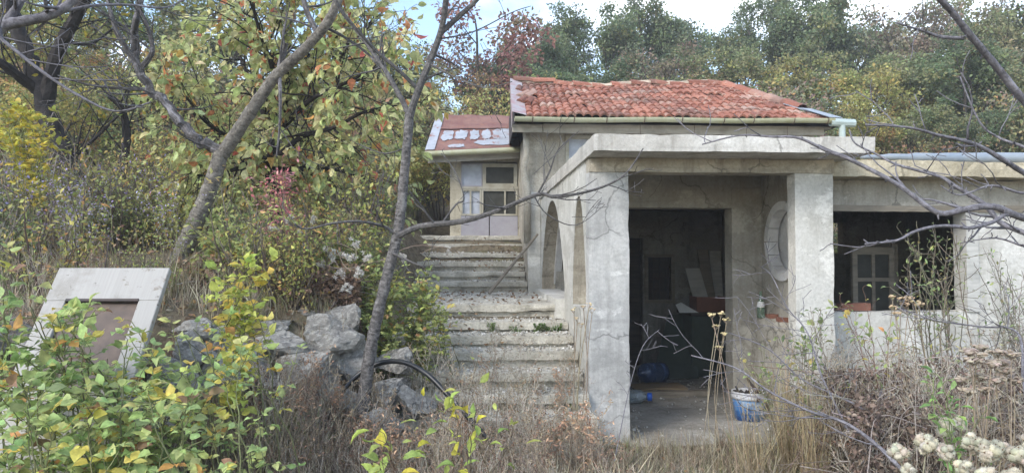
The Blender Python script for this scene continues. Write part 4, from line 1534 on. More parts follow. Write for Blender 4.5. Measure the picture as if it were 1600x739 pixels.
def tree_proto(seed, pal, crown=1.0, leaves=40, leaf=.125, forks=4, low=.4, dens=1.0):
    """6 m tree; returns (trunk mesh, crown mesh)"""
    global R
    keep = R
    R = random.Random(seed)
    mb = MB(); tips = []
    lean = rdir(0, .1) * .12
    p = Vector((0, 0, -.3))
    th = 6 * (low + R.uniform(0, .1))
    pts = [p, Vector((lean.x * .4, lean.y * .4, th * .35)), Vector((lean.x * .9 + R.uniform(-.1, .1), lean.y * .9, th * .7)), Vector((lean.x * 1.6, lean.y * 1.6, th))]
    mb.tube(smooth_path(pts, 4), [lerp(.17, .1, k / 12) for k in range(13)], 7, col=(.2, .2, .2), lump=.08)
    sp = dict(kids=[6, 4], seg=[.3, .25, .2], wander=[.16, .2, .25], up=[.05, .03, .02], sides=[5, 4, 3], rmin=.008, ratio=[.55, .5], start=[.3, .2], angle=[.8, .8], alltips=True)
    top = pts[-1]
    for k in range(forks):
        a = 2 * PI * (k + R.uniform(-.3, .3)) / forks
        s = R.uniform(.35, .75) * crown
        d = Vector((math.cos(a) * s, math.sin(a) * s, 1)).normalized()
        grow(mb, top - Vector((0, 0, R.uniform(0, .9))), d, R.uniform(2.4, 3.4), .075, 0, sp, tips)
    lb = LB(LEAF_A)
    for (q, d, l) in tips:
        if R.random() > dens * .62: continue
        leaf_cluster(lb, q + rdir() * .12, leaves, .33, leaf, pal, flat=.55, wr=.62)
    R = keep
    me1 = mb.mesh('trunk_mesh', True, True); me1.materials.append(M['oak_bark'])
    V, T, C = lb.arrays()
    me2 = mesh_arrays('crown_mesh', V, T, C); me2.materials.append(M['far_leaf'])
    zt = float(np.percentile(V[:, 2], 96.5))
    return me1, me2, zt, len(lb.P)

PROT = {
    'oak_a': tree_proto(1, G_OAK, 1.0, 75), 'oak_b': tree_proto(2, G_OAK, .8, 75, forks=5), 'oak_c': tree_proto(3, G_OAK, 1.2, 75, low=.45, dens=.85),
    'olive_a': tree_proto(4, G_OLIVE, 1.0, 60, dens=.85), 'olive_b': tree_proto(5, G_OLIVE, .8, 60, forks=5, low=.25),
    'yellow_a': tree_proto(6, G_YEL, 1.1, 50, low=.2, dens=.8), 'yellow_b': tree_proto(7, G_YEL, .9, 50, low=.25, forks=5, dens=.75),
    'rust': tree_proto(8, G_RUST, .9, 42, leaf=.13, low=.3, dens=.62), 'orange': tree_proto(9, G_ORANGE, 1.1, 45, low=.15, dens=.8), 'brown': tree_proto(10, G_BROWN, 1.0, 30, low=.3, dens=.7),
}
print('PROTO LEAVES', {k: v[3] for k, v in PROT.items()})
KIND = {'oak': ('oak_tree', 'dark green oak', 'tree'), 'olive': ('scrub_tree', 'olive green tree', 'tree'), 'yellow': ('autumn_tree', 'yellowing tree', 'tree'),
        'rust': ('autumn_tree', 'rust red tree', 'tree'), 'orange': ('autumn_shrub', 'orange leaved shrub', 'shrub'), 'brown': ('thin_tree', 'sparse brownish tree', 'tree')}
def tree(px, topy, Y, kind, where, sx=1.0):
    me1, me2, zt, _ = PROT[kind]
    top = at(px, topy, Y)
    g = H(top.x, Y)
    s = max(.25, (top.z - g) / zt)
    nm, ds, cat = KIND[kind.split('_')[0]]
    t = empty(nm, (top.x, Y, g), ds + ' ' + where, cat, 'trees on the wooded hillside')
    t.scale = (s * sx, s * sx, s)
    t.rotation_euler = (0, 0, R.uniform(0, 6.28))
    link('trunk', me1, parent=t)
    link('crown', me2, parent=t)

FOREST = [
    # skyline above the tiled roof, left to right
    (748, 30, 20, 'rust', 'rising just left of the tiled roof', .95),
    (838, 62, 27, 'oak_a', 'on the skyline, first above the left end of the tiled roof', .9),
    (885, 45, 29, 'oak_b', 'on the skyline, second from the left end of the tiled roof', .8),
    (940, 16, 29, 'oak_c', 'on the skyline, tallest above the left half of the tiled roof', .8),
    (1000, 20, 30, 'oak_a', 'on the skyline straight above the middle of the roof ridge', .8),
    (1060, 38, 30, 'oak_b', 'on the skyline, lower one above the right half of the ridge', .75),
    (1130, 32, 30, 'oak_c', 'on the skyline above the right end of the ridge', .75),
    (1200, 4, 29, 'oak_b', 'on the skyline, tall one above the sloping hip of the roof', .8),
    (1262, 10, 28, 'oak_a', 'on the skyline above the blue flashing of the roof corner', .85),
    (1312, 34, 29, 'oak_c', 'on the skyline right of the roof corner', .7),
    (1352, 62, 31, 'oak_b', 'on the skyline, in the dip right of the roof', .8),
    (1400, 50, 30, 'olive_a', 'on the skyline above the right end of the gutter', .8),
    (1440, 8, 26, 'brown', 'standing tall on the skyline above the right wing', .8),
    (1490, 12, 27, 'olive_b', 'on the skyline crossed by the diagonal bare limb', .8),
    (1540, 6, 28, 'brown', 'on the skyline near the right edge, behind the bare limb', .8),
    (1590, 25, 26, 'olive_a', 'on the skyline at the right edge', .9),
    (1660, 10, 26, 'oak_a', 'on the skyline, partly cut by the right edge', .9),
    # lower band just behind the roofs
    (700, 140, 19, 'orange', 'above the red tin roof of the lean-to', .9),
    (770, 105, 22, 'oak_b', 'in the lower row against the left gable of the roof', 1.1),
    (830, 110, 23, 'oak_a', 'in the lower row over the left part of the ridge', 1.2),
    (905, 108, 23, 'oak_c', 'in the lower row over the left middle of the ridge', 1.2),
    (975, 100, 23, 'oak_b', 'in the lower row over the middle of the ridge', 1.2),
    (1020, 92, 22, 'brown', 'in the lower row behind the middle of the ridge', .9),
    (1085, 100, 22, 'olive_b', 'in the lower row over the right part of the ridge', 1.1),
    (1150, 90, 22, 'olive_a', 'in the lower row behind the right end of the ridge', 1.1),
    (1215, 100, 21, 'yellow_b', 'in the lower row behind the sloping hip', 1.0),
    (1270, 95, 21, 'olive_b', 'in the lower row behind the roof corner', 1.1),
    (1330, 105, 20, 'yellow_a', 'in the lower row above the gutter end', 1.0),
    (1390, 90, 21, 'olive_a', 'in the lower row above the porch slab corner', 1.1),
    (1445, 100, 21, 'yellow_b', 'in the lower row above the left end of the metal roll', 1.1),
    (1500, 85, 20, 'oak_a', 'in the lower row above the wing opening', 1.1),
    (1555, 95, 20, 'olive_b', 'in the lower row above the right end of the metal roll', 1.1),
    (1625, 90, 20, 'yellow_a', 'in the lower row at the right edge', 1.2),
    (1365, 165, 17, 'yellow_b', 'low behind the gutter end', 1.1),
    (1430, 175, 17, 'olive_a', 'low behind the wing roof', 1.2),
    (1510, 170, 17, 'oak_c', 'low behind the middle of the wing roof', 1.2),
    (1590, 175, 17, 'olive_b', 'low behind the wing roof at the right edge', 1.2),
    # the left hillside
    (650, 120, 20, 'yellow_a', 'behind the lean-to, right of the forked bare tree', .9),
    (668, 215, 15.5, 'yellow_b', 'low beside the left wall of the lean-to', 1.2),
    (610, 60, 18, 'olive_b', 'seen through the fork of the bare tree', 1.0),
    (555, 40, 21, 'olive_a', 'behind the leafy tree, left of the bare trunk', 1.1),
    (350, 0, 19, 'olive_a', 'behind the fork of the cherry tree', 1.2),
    (225, 60, 15, 'yellow_b', 'left of the dead limb', 1.1),
    (165, -10, 19, 'oak_c', 'between the dark trunk and the dead limb', 1.1),
    (55, -20, 18, 'yellow_a', 'behind the top of the dark leaning trunk', 1.2),
    (-20, -10, 14, 'yellow_b', 'at the left edge behind the dark trunk', 1.2),
    (20, 130, 12, 'orange', 'low at the left edge below the dark limb', .9),
    (580, 220, 13.5, 'orange', 'low between the leafy tree and the bare trunk', 1.0),
    (520, 230, 12.5, 'yellow_b', 'low under the leafy crown', 1.0),
    (655, 225, 13.0, 'yellow_a', 'low and bright just left of the lean-to window', 1.1),
    (60, 120, 10.5, 'yellow_a', 'bright yellow, low at the left behind the asters', 1.0),
]
for a in FOREST: tree(*a)

# undergrowth of the wood: one mass nobody could count
def shrub_proto(seed, pal, h=1.2, n=7, leaf=.09, per=7, spread=.5, twig=(.14, .12, .10), wr=.5):
    global R
    keep = R; R = random.Random(seed)
    mb = MB(); tips = []
    sp = dict(kids=[5], seg=[.2, .12], wander=[.16, .25], up=[.06, .05], sides=[4, 3], rmin=.003, ratio=[.5], start=[.25], angle=[.7], alltips=True, col=twig)
    for k in range(n):
        a = R.uniform(0, 6.28); s = R.uniform(.05, spread)
        grow(mb, Vector((math.cos(a) * .08, math.sin(a) * .08, -.1)), Vector((math.cos(a) * s, math.sin(a) * s, 1)).normalized(), h * R.uniform(.6, 1.1), .012, 0, sp, tips)
    lb = LB(LEAF_A)
    for (q, d, l) in tips:
        leaf_cluster(lb, q, per, .12, leaf, pal, flat=.8, wr=wr)
    R = keep
    return join_arrays([mb.arrays(), lb.arrays()])

UP = [shrub_proto(21, G_OLIVE, leaf=.05, per=14), shrub_proto(22, G_YEL, leaf=.05, per=12), shrub_proto(23, G_BROWN, per=9, leaf=.05), shrub_proto(24, G_OAK, leaf=.05, per=14), shrub_proto(25, G_ORANGE, per=9, leaf=.05), shrub_proto(26, G_YEL, per=14, leaf=.045)]
def place_under(cond, n, xr, yr, smin, smax, kinds):
    pl = []; tries = 0
    while len(pl) < n and tries < n * 20:
        tries += 1
        x, y = R.uniform(*xr), R.uniform(*yr)
        if not cond(x, y): continue
        t = R.uniform(.75, 1.2)
        pl.append((R.choice(kinds), x, y, H(x, y) - .05, R.uniform(0, 6.28), R.uniform(smin, smax), R.gauss(0, .08), (t, t * R.uniform(.92, 1.06), t)))
    return pl
pl = place_under(lambda x, y: not (.3 < x < 5.6 and y < 15.4) and not (-1 < x < 1 and y < 15), 330, (-14, 17), (14.2, 27), 1.2, 2.6, [0, 0, 1, 2, 3, 4, 5])
pl += place_under(lambda x, y: True, 22, (4.2, 7.5), (10.3, 12.5), .9, 1.4, [0, 1, 3])
V, T, C = scatter(UP, pl)
o = link('forest_undergrowth', mesh_arrays('forest_undergrowth', V, T, C), M['far_leaf'])
tag(o, 'autumn undergrowth covering the wooded slope behind the house', 'undergrowth', kind='stuff')

# ------------------------------------------------------------------ trees near the camera
def path(pp):
    return [at(*p) for p in pp]
def tpath(mb, pp, r0, r1, n=8, sub=5, lump=.05, rough=.0):
    pts = smooth_path(path(pp), sub)
    if rough:
        pts = [p + rdir() * rough * (0 < k < len(pts) - 1) for k, p in enumerate(pts)]
    m = len(pts)
    rad = [lerp(r0, r1, (k / (m - 1)) ** .9) for k in range(m)]
    mb.tube(pts, rad, n, lump=lump)
    return pts, rad
def add_twigs(mb, pts, rad, n, Lr, sp, tips, start=.1, out=.9, up=.25, rk=.5):
    for k in range(n):
        i = R.randint(int(len(pts) * start), len(pts) - 2)
        ax = (pts[i + 1] - pts[i]).normalized()
        d = (ax * R.uniform(.2, .9) + rdir() * out + Vector((0, 0, up))).normalized()
        grow(mb, pts[i], d, R.uniform(*Lr), max(sp['rmin'], min(rad[i] * rk, .012)), 0, sp, tips)
TW = dict(kids=[4, 2], seg=[.08, .06, .05], wander=[.16, .2, .25], up=[.04, .03, .02], sides=[4, 3, 3], rmin=.0022, ratio=[.5, .5], start=[.25, .3], angle=[.8, .8], alltips=True)
TW1 = dict(TW, kids=[3], rmin=.002)

def bare_cherry():
    R.seed(101)
    base = at(568, 622, 5.25)
    base.z = H(base.x, base.y)
    t = empty('bare_cherry_tree', base, 'leafless forked young cherry tree standing in front of the stone stairs', 'tree')
    mb = MB(); br = MB(); tips = []
    T_ = tpath(mb, [(564, 650, 5.2), (570, 610, 5.25), (580, 540, 5.25), (600, 450, 5.3), (622, 360, 5.35), (632, 270, 5.4), (640, 178, 5.45)], .05, .034, 12, sub=10, lump=.09)
    for k in range(26):
        i = R.randint(4, len(T_[0]) - 3)
        d = rdir(.2)
        mb.tube([T_[0][i], T_[0][i] + d * (T_[1][i] + R.uniform(.004, .02))], [.014, .006], 5)
    mb.build('trunk', M['cherry_bark'], t, smooth_sh=True, uv=True)
    limbs = []
    limbs.append(tpath(br, [(640, 182, 5.45), (652, 145, 5.42), (672, 95, 5.38), (690, 45, 5.3), (698, -10, 5.2), (705, -60, 5.1)], .032, .019, 9))
    limbs.append(tpath(br, [(688, 52, 5.32), (715, 28, 5.3), (745, 0, 5.25), (775, -40, 5.2)], .024, .014, 7))
    limbs.append(tpath(br, [(640, 182, 5.45), (622, 145, 5.5), (598, 105, 5.6), (565, 58, 5.7), (532, 15, 5.75), (500, -40, 5.8)], .024, .014, 8))
    limbs.append(tpath(br, [(653, 140, 5.42), (625, 112, 5.35), (590, 82, 5.3), (556, 45, 5.2), (530, 12, 5.15), (515, -30, 5.1)], .016, .009, 6))
    limbs.append(tpath(br, [(616, 372, 5.34), (655, 354, 5.25), (720, 346, 5.1), (775, 330, 5.0), (840, 304, 4.9), (870, 308, 4.85), (930, 296, 4.8), (975, 274, 4.75), (1005, 232, 4.75)], .026, .004, 7))
    limbs.append(tpath(br, [(618, 366, 5.34), (600, 354, 5.3), (560, 346, 5.2), (520, 349, 5.15), (478, 358, 5.1), (460, 350, 5.05)], .016, .006, 6))
    limbs.append(tpath(br, [(840, 304, 4.9), (858, 270, 4.85), (872, 235, 4.8), (905, 205, 4.75)], .009, .003, 5))
    limbs.append(tpath(br, [(835, 307, 4.9), (855, 335, 4.9), (900, 352, 4.95), (945, 320, 5.0)], .006, .002, 4))
    limbs.append(tpath(br, [(690, 350, 5.18), (712, 320, 5.2), (725, 310, 5.2), (712, 270, 5.25), (690, 240, 5.3)], .009, .003, 5))
    limbs.append(tpath(br, [(612, 395, 5.3), (640, 408, 5.2), (665, 418, 5.1)], .012, .004, 5))
    limbs.append(tpath(br, [(670, 100, 5.38), (720, 125, 5.3), (760, 137, 5.2), (800, 128, 5.1)], .009, .003, 5))
    limbs.append(tpath(br, [(684, 62, 5.35), (740, 50, 5.4), (800, 20, 5.45), (830, 10, 5.5)], .007, .003, 5))
    limbs.append(tpath(br, [(636, 230, 5.42), (600, 240, 5.5), (560, 225, 5.6)], .008, .003, 5))
    for k, l in enumerate(limbs):
        add_twigs(br, l[0], l[1], 7 if k in (0, 2, 4) else 4, (.12, .42), TW1, tips, .15)
    br.build('branches', M['cherry_twig_bark'], t, uv=True)
bare_cherry()

def left_cherry():
    R.seed(102)
    base = at(270, 430, 6.660); base.z = H(base.x, base.y)
    t = empty('cherry_tree', base, 'thick banded cherry trunk with one dead twisted limb above the boulders', 'tree')
    mb = MB(); br = MB(); tips = []
    tpath(mb, [(262, 450, 6.660), (278, 410, 6.660), (300, 360, 6.660), (328, 295, 6.660), (347, 236, 6.660)], .092, .066, 16, sub=12, lump=.06)
    tpath(mb, [(345, 245, 6.660), (375, 200, 6.615), (405, 155, 6.570), (430, 120, 6.525), (478, 75, 6.435), (515, 30, 6.345), (535, -20, 6.300), (545, -60, 6.210)], .064, .032, 12, sub=10, lump=.07)
    mb.build('trunk', M['scaly_bark'], t, smooth_sh=True, uv=True)
    L = []
    L.append(tpath(br, [(347, 240, 6.660), (315, 222, 6.660), (288, 200, 6.705), (265, 165, 6.750), (235, 140, 6.750), (218, 105, 6.750), (210, 60, 6.750), (218, 10, 6.660), (210, -50, 6.660)], .055, .028, 8, lump=.16, rough=.02))
    L.append(tpath(br, [(222, 110, 6.750), (200, 80, 6.705), (180, 45, 6.660), (168, 0, 6.660), (150, -40, 6.570)], .035, .015, 6, lump=.1))
    L.append(tpath(br, [(222, 105, 6.750), (238, 80, 6.705), (230, 40, 6.660), (216, 10, 6.570)], .03, .012, 6, lump=.1))
    L.append(tpath(br, [(228, 140, 6.750), (180, 138, 6.660), (135, 132, 6.570), (90, 118, 6.480)], .02, .005, 5, lump=.1))
    L.append(tpath(br, [(240, 145, 6.750), (200, 148, 6.570), (150, 143, 6.390)], .012, .004, 4))
    L.append(tpath(br, [(436, 118, 6.525), (440, 95, 6.525), (447, 68, 6.480)], .035, .022, 6, lump=.12))
    L.append(tpath(br, [(437, 118, 6.525), (438, 160, 6.435), (437, 200, 6.390), (432, 245, 6.345)], .02, .008, 5))
    L.append(tpath(br, [(498, 55, 6.390), (480, 20, 6.480), (470, -20, 6.570)], .03, .02, 6))
    L.append(tpath(br, [(505, 42, 6.390), (540, 60, 6.480), (580, 90, 6.570), (600, 120, 6.570)], .018, .005, 5))
    for k, l in enumerate(L):
        add_twigs(br, l[0], l[1], 8 if k == 0 else 4, (.25, .8), TW, tips, .1)
    br.build('branches', M['dead_limb_bark'], t, uv=True)
left_cherry()

def dark_tree():
    R.seed(103)
    base = at(165, 380, 8.6); base.z = H(base.x, base.y)
    t = empty('dark_plum_tree', base, 'dark leaning trunk with upright limbs at the left of the picture', 'tree')
    mb = MB(); br = MB(); tips = []
    tpath(mb, [(172, 400, 8.6), (150, 345, 8.6), (128, 300, 8.6), (98, 240, 8.6), (72, 170, 8.6), (48, 95, 8.6), (22, 30, 8.6), (0, -30, 8.5)], .135, .07, 10, lump=.14, rough=.02)
    mb.build('trunk', M['dark_bark'], t, smooth_sh=True, uv=True)
    L = []
    L.append(tpath(br, [(72, 165, 8.6), (82, 110, 8.5), (95, 70, 8.4), (118, 28, 8.3), (150, -30, 8.2)], .09, .06, 8, lump=.1))
    L.append(tpath(br, [(60, 142, 8.6), (30, 120, 8.4), (0, 98, 8.2), (-40, 80, 8.0)], .07, .04, 7, lump=.1))
    L.append(tpath(br, [(196, 350, 8.9), (190, 280, 8.9), (198, 215, 8.9), (190, 170, 8.8), (170, 150, 8.7)], .07, .03, 6, lump=.1))
    L.append(tpath(br, [(105, 255, 8.6), (150, 215, 8.7), (205, 165, 8.8), (260, 150, 8.9)], .03, .008, 5))
    L.append(tpath(br, [(90, 60, 8.4), (140, 70, 8.5), (190, 40, 8.6), (240, 60, 8.7)], .025, .006, 5))
    for l in L:
        add_twigs(br, l[0], l[1], 9, (.4, 1.2), TW, tips, .1)
    br.build('branches', M['dark_bark'], t, uv=True)
    lb = LB(LEAF_B)
    for (q, d, l) in tips:
        if R.random() < .3:
            c = pick([(3, (.30, .32, .07)), (2, (.45, .36, .06)), (1, (.18, .24, .06))])
            lb.add(q, (d + rdir() * .8 + Vector((0, 0, -.4))), rdir(.6), .075, .04, vary(c))
    lb.build('leaves', M['leaf'], t)
dark_tree()

def leafy_tree():
    R.seed(104)
    base = at(428, 330, 8.4); base.z = H(base.x, base.y)
    t = empty('leafy_cherry_tree', base, 'broad leafed tree with yellow green and orange leaves behind the cherry trunk', 'tree')
    mb = MB(); tips = []
    p, r = tpath(mb, [(436, 400, 8.4), (430, 300, 8.4), (428, 235, 8.4), (440, 170, 8.4), (445, 100, 8.4), (455, 20, 8.4), (460, -40, 8.4)], .09, .03, 7, lump=.08)
    L = [(p, r)]
    for pp in ([(430, 250, 8.4), (470, 215, 8.2), (520, 200, 8.0), (570, 175, 7.8), (620, 165, 7.6)], [(428, 262, 8.4), (400, 235, 8.2), (360, 215, 8.0), (320, 190, 7.8), (290, 150, 7.6)],
               [(432, 225, 8.4), (400, 150, 8.6), (370, 80, 8.7), (330, 20, 8.8)], [(440, 170, 8.4), (500, 120, 8.5), (550, 70, 8.5), (590, 20, 8.6)],
               [(430, 265, 8.4), (470, 265, 8.6), (520, 265, 8.8), (570, 280, 9.0)], [(442, 150, 8.4), (420, 90, 8.0), (400, 30, 7.7), (390, -20, 7.5)],
               [(432, 240, 8.4), (380, 260, 8.1), (330, 275, 7.9), (290, 270, 7.7)], [(445, 110, 8.4), (490, 60, 8.1), (530, 0, 7.9)], [(430, 215, 8.4), (480, 160, 8.0), (540, 130, 7.7), (600, 100, 7.5)]):
        L.append(tpath(mb, pp, .04, .008, 6))
    sp = dict(TW, kids=[4], seg=[.12, .1], rmin=.003, ratio=[.55], up=[.0, -.03])
    for l in L:
        add_twigs(mb, l[0], l[1], 25, (.4, .9), sp, tips, .15, up=.05)
    mb.build('trunk', M['dark_bark'], t, smooth_sh=True, uv=True)
    lb = LB(LEAF_C)
    pal = [(6, (.56, .58, .26)), (4, (.45, .50, .21)), (4, (.66, .64, .34)), (.9, (.66, .28, .13)), (.6, (.58, .38, .12)), (.25, (.55, .16, .12))]
    for (q, d, l) in tips:
        for _ in range(3):
            if R.random() < .74:
                dd = (d * .6 + rdir() * .6 + Vector((0, 0, -.55))).normalized()
                L_ = R.choice((R.uniform(.07, .11), R.uniform(.11, .17)))
                lb.add(q + rdir() * .03, dd, rdir(.9), L_, L_ * R.uniform(.42, .55), vary(pick(pal), .22, .1))
    lb.build('leaves', M['leaf'], t)
    print('LEAFY', len(lb.P))
leafy_tree()

def near_right_tree():
    R.seed(105)
    """bare tree standing just right of the frame; its limbs reach in"""
    t = empty('bare_plum_tree', (2.95, 2.7, 0), 'leafless grey tree whose spurred limbs reach in from the right edge', 'tree')
    mb = MB(); br = MB(); tips = []
    tr = smooth_path([(2.95, 2.7, -.1), (2.92, 2.7, .7), (2.86, 2.72, 1.3), (2.8, 2.72, 1.8), (2.83, 2.7, 2.4), (2.9, 2.7, 3.0)], 4)
    mb.tube(tr, [lerp(.075, .03, k / (len(tr) - 1)) for k in range(len(tr))], 9, lump=.05)
    mb.build('trunk', M['cherry_bark'], t, smooth_sh=True, uv=True)
    def limb(start, pp, r0, r1, ntw, Lr=(.08, .28)):
        pts = smooth_path([Vector(start)] + path(pp), 6)
        m = len(pts); rad = [lerp(r0, r1, k / (m - 1)) for k in range(m)]
        br.tube(pts, rad, 7, lump=.08)
        add_twigs(br, pts, rad, max(2, ntw // 2), Lr, dict(TW1, seg=[.05, .04], kids=[2], wander=[.25, .3]), tips, .15, rk=.55)
        for k in range(len(pts)):
            if R.random() < .3:
                d = rdir(.3)
                br.tube([pts[k], pts[k] + d * R.uniform(.012, .03)], [rad[k] * .6 + .001, .002], 4)
    limb((2.82, 2.72, 1.55), [(1660, 350, 2.7), (1600, 341, 2.65), (1551, 323, 2.6), (1508, 327, 2.6), (1473, 334, 2.6), (1449, 323, 2.6), (1400, 287, 2.62), (1327, 249, 2.65), (1294, 237, 2.68), (1248, 216, 2.7), (1206, 214, 2.72), (1155, 212, 2.75), (1097, 226, 2.78)], .016, .0025, 14)
    limb(at(1600, 341, 2.65), [(1573, 335, 2.62), (1551, 347, 2.56), (1516, 356, 2.52), (1481, 353, 2.5), (1449, 356, 2.48), (1424, 364, 2.46), (1400, 376, 2.45), (1352, 381, 2.42)], .009, .004, 6)
    limb((2.83, 2.72, 1.45), [(1650, 385, 2.8), (1600, 364, 2.85), (1562, 347, 2.9), (1541, 322, 2.92), (1514, 304, 2.95), (1489, 289, 2.97), (1473, 278, 3.0), (1440, 268, 3.02), (1400, 257, 3.05), (1369, 241, 3.1), (1336, 224, 3.12), (1327, 203, 3.15)], .014, .003, 12)
    limb((2.81, 2.72, 1.75), [(1660, 300, 2.6), (1600, 270, 2.55), (1568, 250, 2.5), (1533, 230, 2.48), (1501, 219, 2.45), (1468, 212, 2.43), (1422, 200, 2.4), (1352, 195, 2.38)], .013, .003, 12)
    limb((2.8, 2.72, 1.9), [(1680, 250, 2.8), (1600, 158, 2.7), (1560, 108, 2.65), (1520, 60, 2.6), (1490, 22, 2.56), (1460, -12, 2.52), (1430, -60, 2.5)], .017, .01, 8, (.1, .3))
    limb(at(1505, 60, 2.6), [(1470, 58, 2.58), (1440, 48, 2.55), (1400, 36, 2.5)], .008, .003, 5)
    limb((2.8, 2.72, 1.7), [(1660, 260, 3.1), (1600, 230, 3.2), (1560, 215, 3.25), (1530, 190, 3.3), (1500, 120, 3.35)], .01, .003, 8)
    limb((2.84, 2.7, 1.3), [(1650, 400, 2.9), (1600, 385, 3.0), (1555, 372, 3.05), (1500, 380, 3.1)], .008, .002, 6)
    limb((2.8, 2.72, 1.72), [(1640, 290, 2.4), (1600, 302, 2.4), (1550, 290, 2.4), (1500, 305, 2.4), (1470, 290, 2.4)], .007, .002, 8)
    br.build('branches', M['grey_twig_bark'], t, smooth_sh=True, uv=True)
near_right_tree()

def near_left_tree():
    R.seed(106)
    t = empty('grey_branch_tree', (-2.75, 3.0, .2), 'grey bare limb and hanging twig entering at the top left corner', 'tree')
    mb = MB(); br = MB(); tips = []
    tr = smooth_path([(-2.75, 3.0, -.1), (-2.72, 3.0, 1), (-2.65, 3, 1.9), (-2.55, 3, 2.5), (-2.5, 3, 3.2)], 4)
    mb.tube(tr, [lerp(.07, .03, k / (len(tr) - 1)) for k in range(len(tr))], 8, lump=.05)
    mb.build('trunk', M['cherry_bark'], t, smooth_sh=True, uv=True)
    for (st, pp, r0, r1, n) in (((-2.6, 3, 2.2), [(-40, 90, 3.0), (0, 44, 3.0), (35, 34, 3.0), (75, 25, 3.0), (110, 5, 3.0), (150, -40, 3.0)], .03, .014, 5),
                                (tuple(at(5, 42, 3.0)), [(20, 22, 3.0), (32, 4, 3.0), (45, -30, 3.0)], .02, .012, 3),
                                ((-2.6, 3, 2.3), [(-30, 40, 2.9), (5, 64, 2.9), (60, 108, 2.9), (120, 148, 2.9), (180, 174, 2.9), (235, 160, 2.9)], .01, .003, 8),
                                (tuple(at(75, 25, 3.0)), [(140, 10, 3.1), (200, 8, 3.2), (260, 12, 3.3), (300, -10, 3.4)], .008, .003, 5)):
        pts = smooth_path([Vector(st)] + path(pp), 6)
        m = len(pts); rad = [lerp(r0, r1, k / (m - 1)) for k in range(m)]
        br.tube(pts, rad, 7, lump=.06)
        add_twigs(br, pts, rad, n, (.1, .35), TW1, tips, .2)
    br.build('branches', M['grey_twig_bark'], t, smooth_sh=True, uv=True)
near_left_tree()

# ------------------------------------------------------------------ bushes
BR_PAL = [(6, (.42, .52, .20)), (4, (.32, .43, .17)), (3, (.54, .58, .22)), (1.6, (.68, .58, .14)), (.5, (.64, .36, .12)), (.4, (.36, .22, .13))]
def cane_bush(name, label, cat, canes, leaf, pal, per=3, trif=True, stem=(.16, .17, .08), r=.005, tmpl=LEAF_C, group=None, wander=.1, every=1, twigs=2, dens=.9, wr=.62):
    """canes: list of (base, tip) arching stems that carry leaves in threes"""
    b0 = canes[0][0]
    t = empty(name, (b0[0], b0[1], H(b0[0], b0[1])), label, cat, group)
    mb = MB(); lb = LB(tmpl)
    def leaves_along(pts, a0=.25):
        n = len(pts)
        for k in range(max(1, int(n * a0)), n, every):
            if R.random() > dens: continue
            q = pts[k]; ax = (pts[k] - pts[k - 1]).normalized()
            out = (ax.cross(rdir()).normalized() * .9 + ax * .5 + Vector((0, 0, .25))).normalized()
            pl_ = leaf * R.uniform(.4, .9)
            e = q + out * pl_
            mb.tube([q, q.lerp(e, .5) + Vector((0, 0, .004)), e], .0014, 3, col=vary(stem))
            c0 = pick(pal)
            side = out.cross(Vector((0, 0, 1)))
            if side.length < .1: side = Vector((1, 0, 0))
            side.normalize()
            droop = Vector((0, 0, R.uniform(-.6, .1)))
            for j in range(per if trif else 1):
                a = (0, 1, -1, .9, -.9)[j]
                dd = (out * (1 - .35 * abs(a)) + side * a * .9 + droop + rdir() * .25).normalized()
                l = leaf * R.uniform(.5, 1.3) * (1 if j == 0 else .85)
                lb.add(e, dd, (Vector((0, 0, 1)) + rdir() * .55 + Vector((0, -.25, 0))), l, l * wr * R.uniform(.85, 1.15), vary(c0, .18, .1))
    for (a, c) in canes:
        a, c = Vector(a), Vector(c)
        m = a.lerp(c, .5) + Vector((0, 0, (c - a).length * R.uniform(.05, .2)))
        pts = smooth_path([a, a.lerp(m, .55) + rdir() * .03, m + rdir() * .03, m.lerp(c, .6) + rdir() * .03, c], 6)
        pts = [p + rdir() * .006 for p in pts]
        rad = [lerp(r, r * .35, k / (len(pts) - 1)) for k in range(len(pts))]
        mb.tube(pts, rad, 5, col=vary(stem, .3))
        leaves_along(pts, .3)
        for _ in range(twigs):
            i = R.randint(len(pts) // 3, len(pts) - 3)
            d = ((pts[i + 1] - pts[i]).normalized() * .5 + rdir(.3) * .8).normalized()
            L_ = R.uniform(.12, .35)
            tp = [pts[i]]
            for k in range(6):
                d = (d + rdir() * wander * 1.5 + Vector((0, 0, .03))).normalized()
                tp.append(tp[-1] + d * L_ / 6)
            mb.tube(tp, r * .4, 4, col=vary(stem, .3))
            leaves_along(tp, .1)
    mb.build('stems', M['stem'], t)
    lb.build('leaves', M['leaf'], t)
    return t

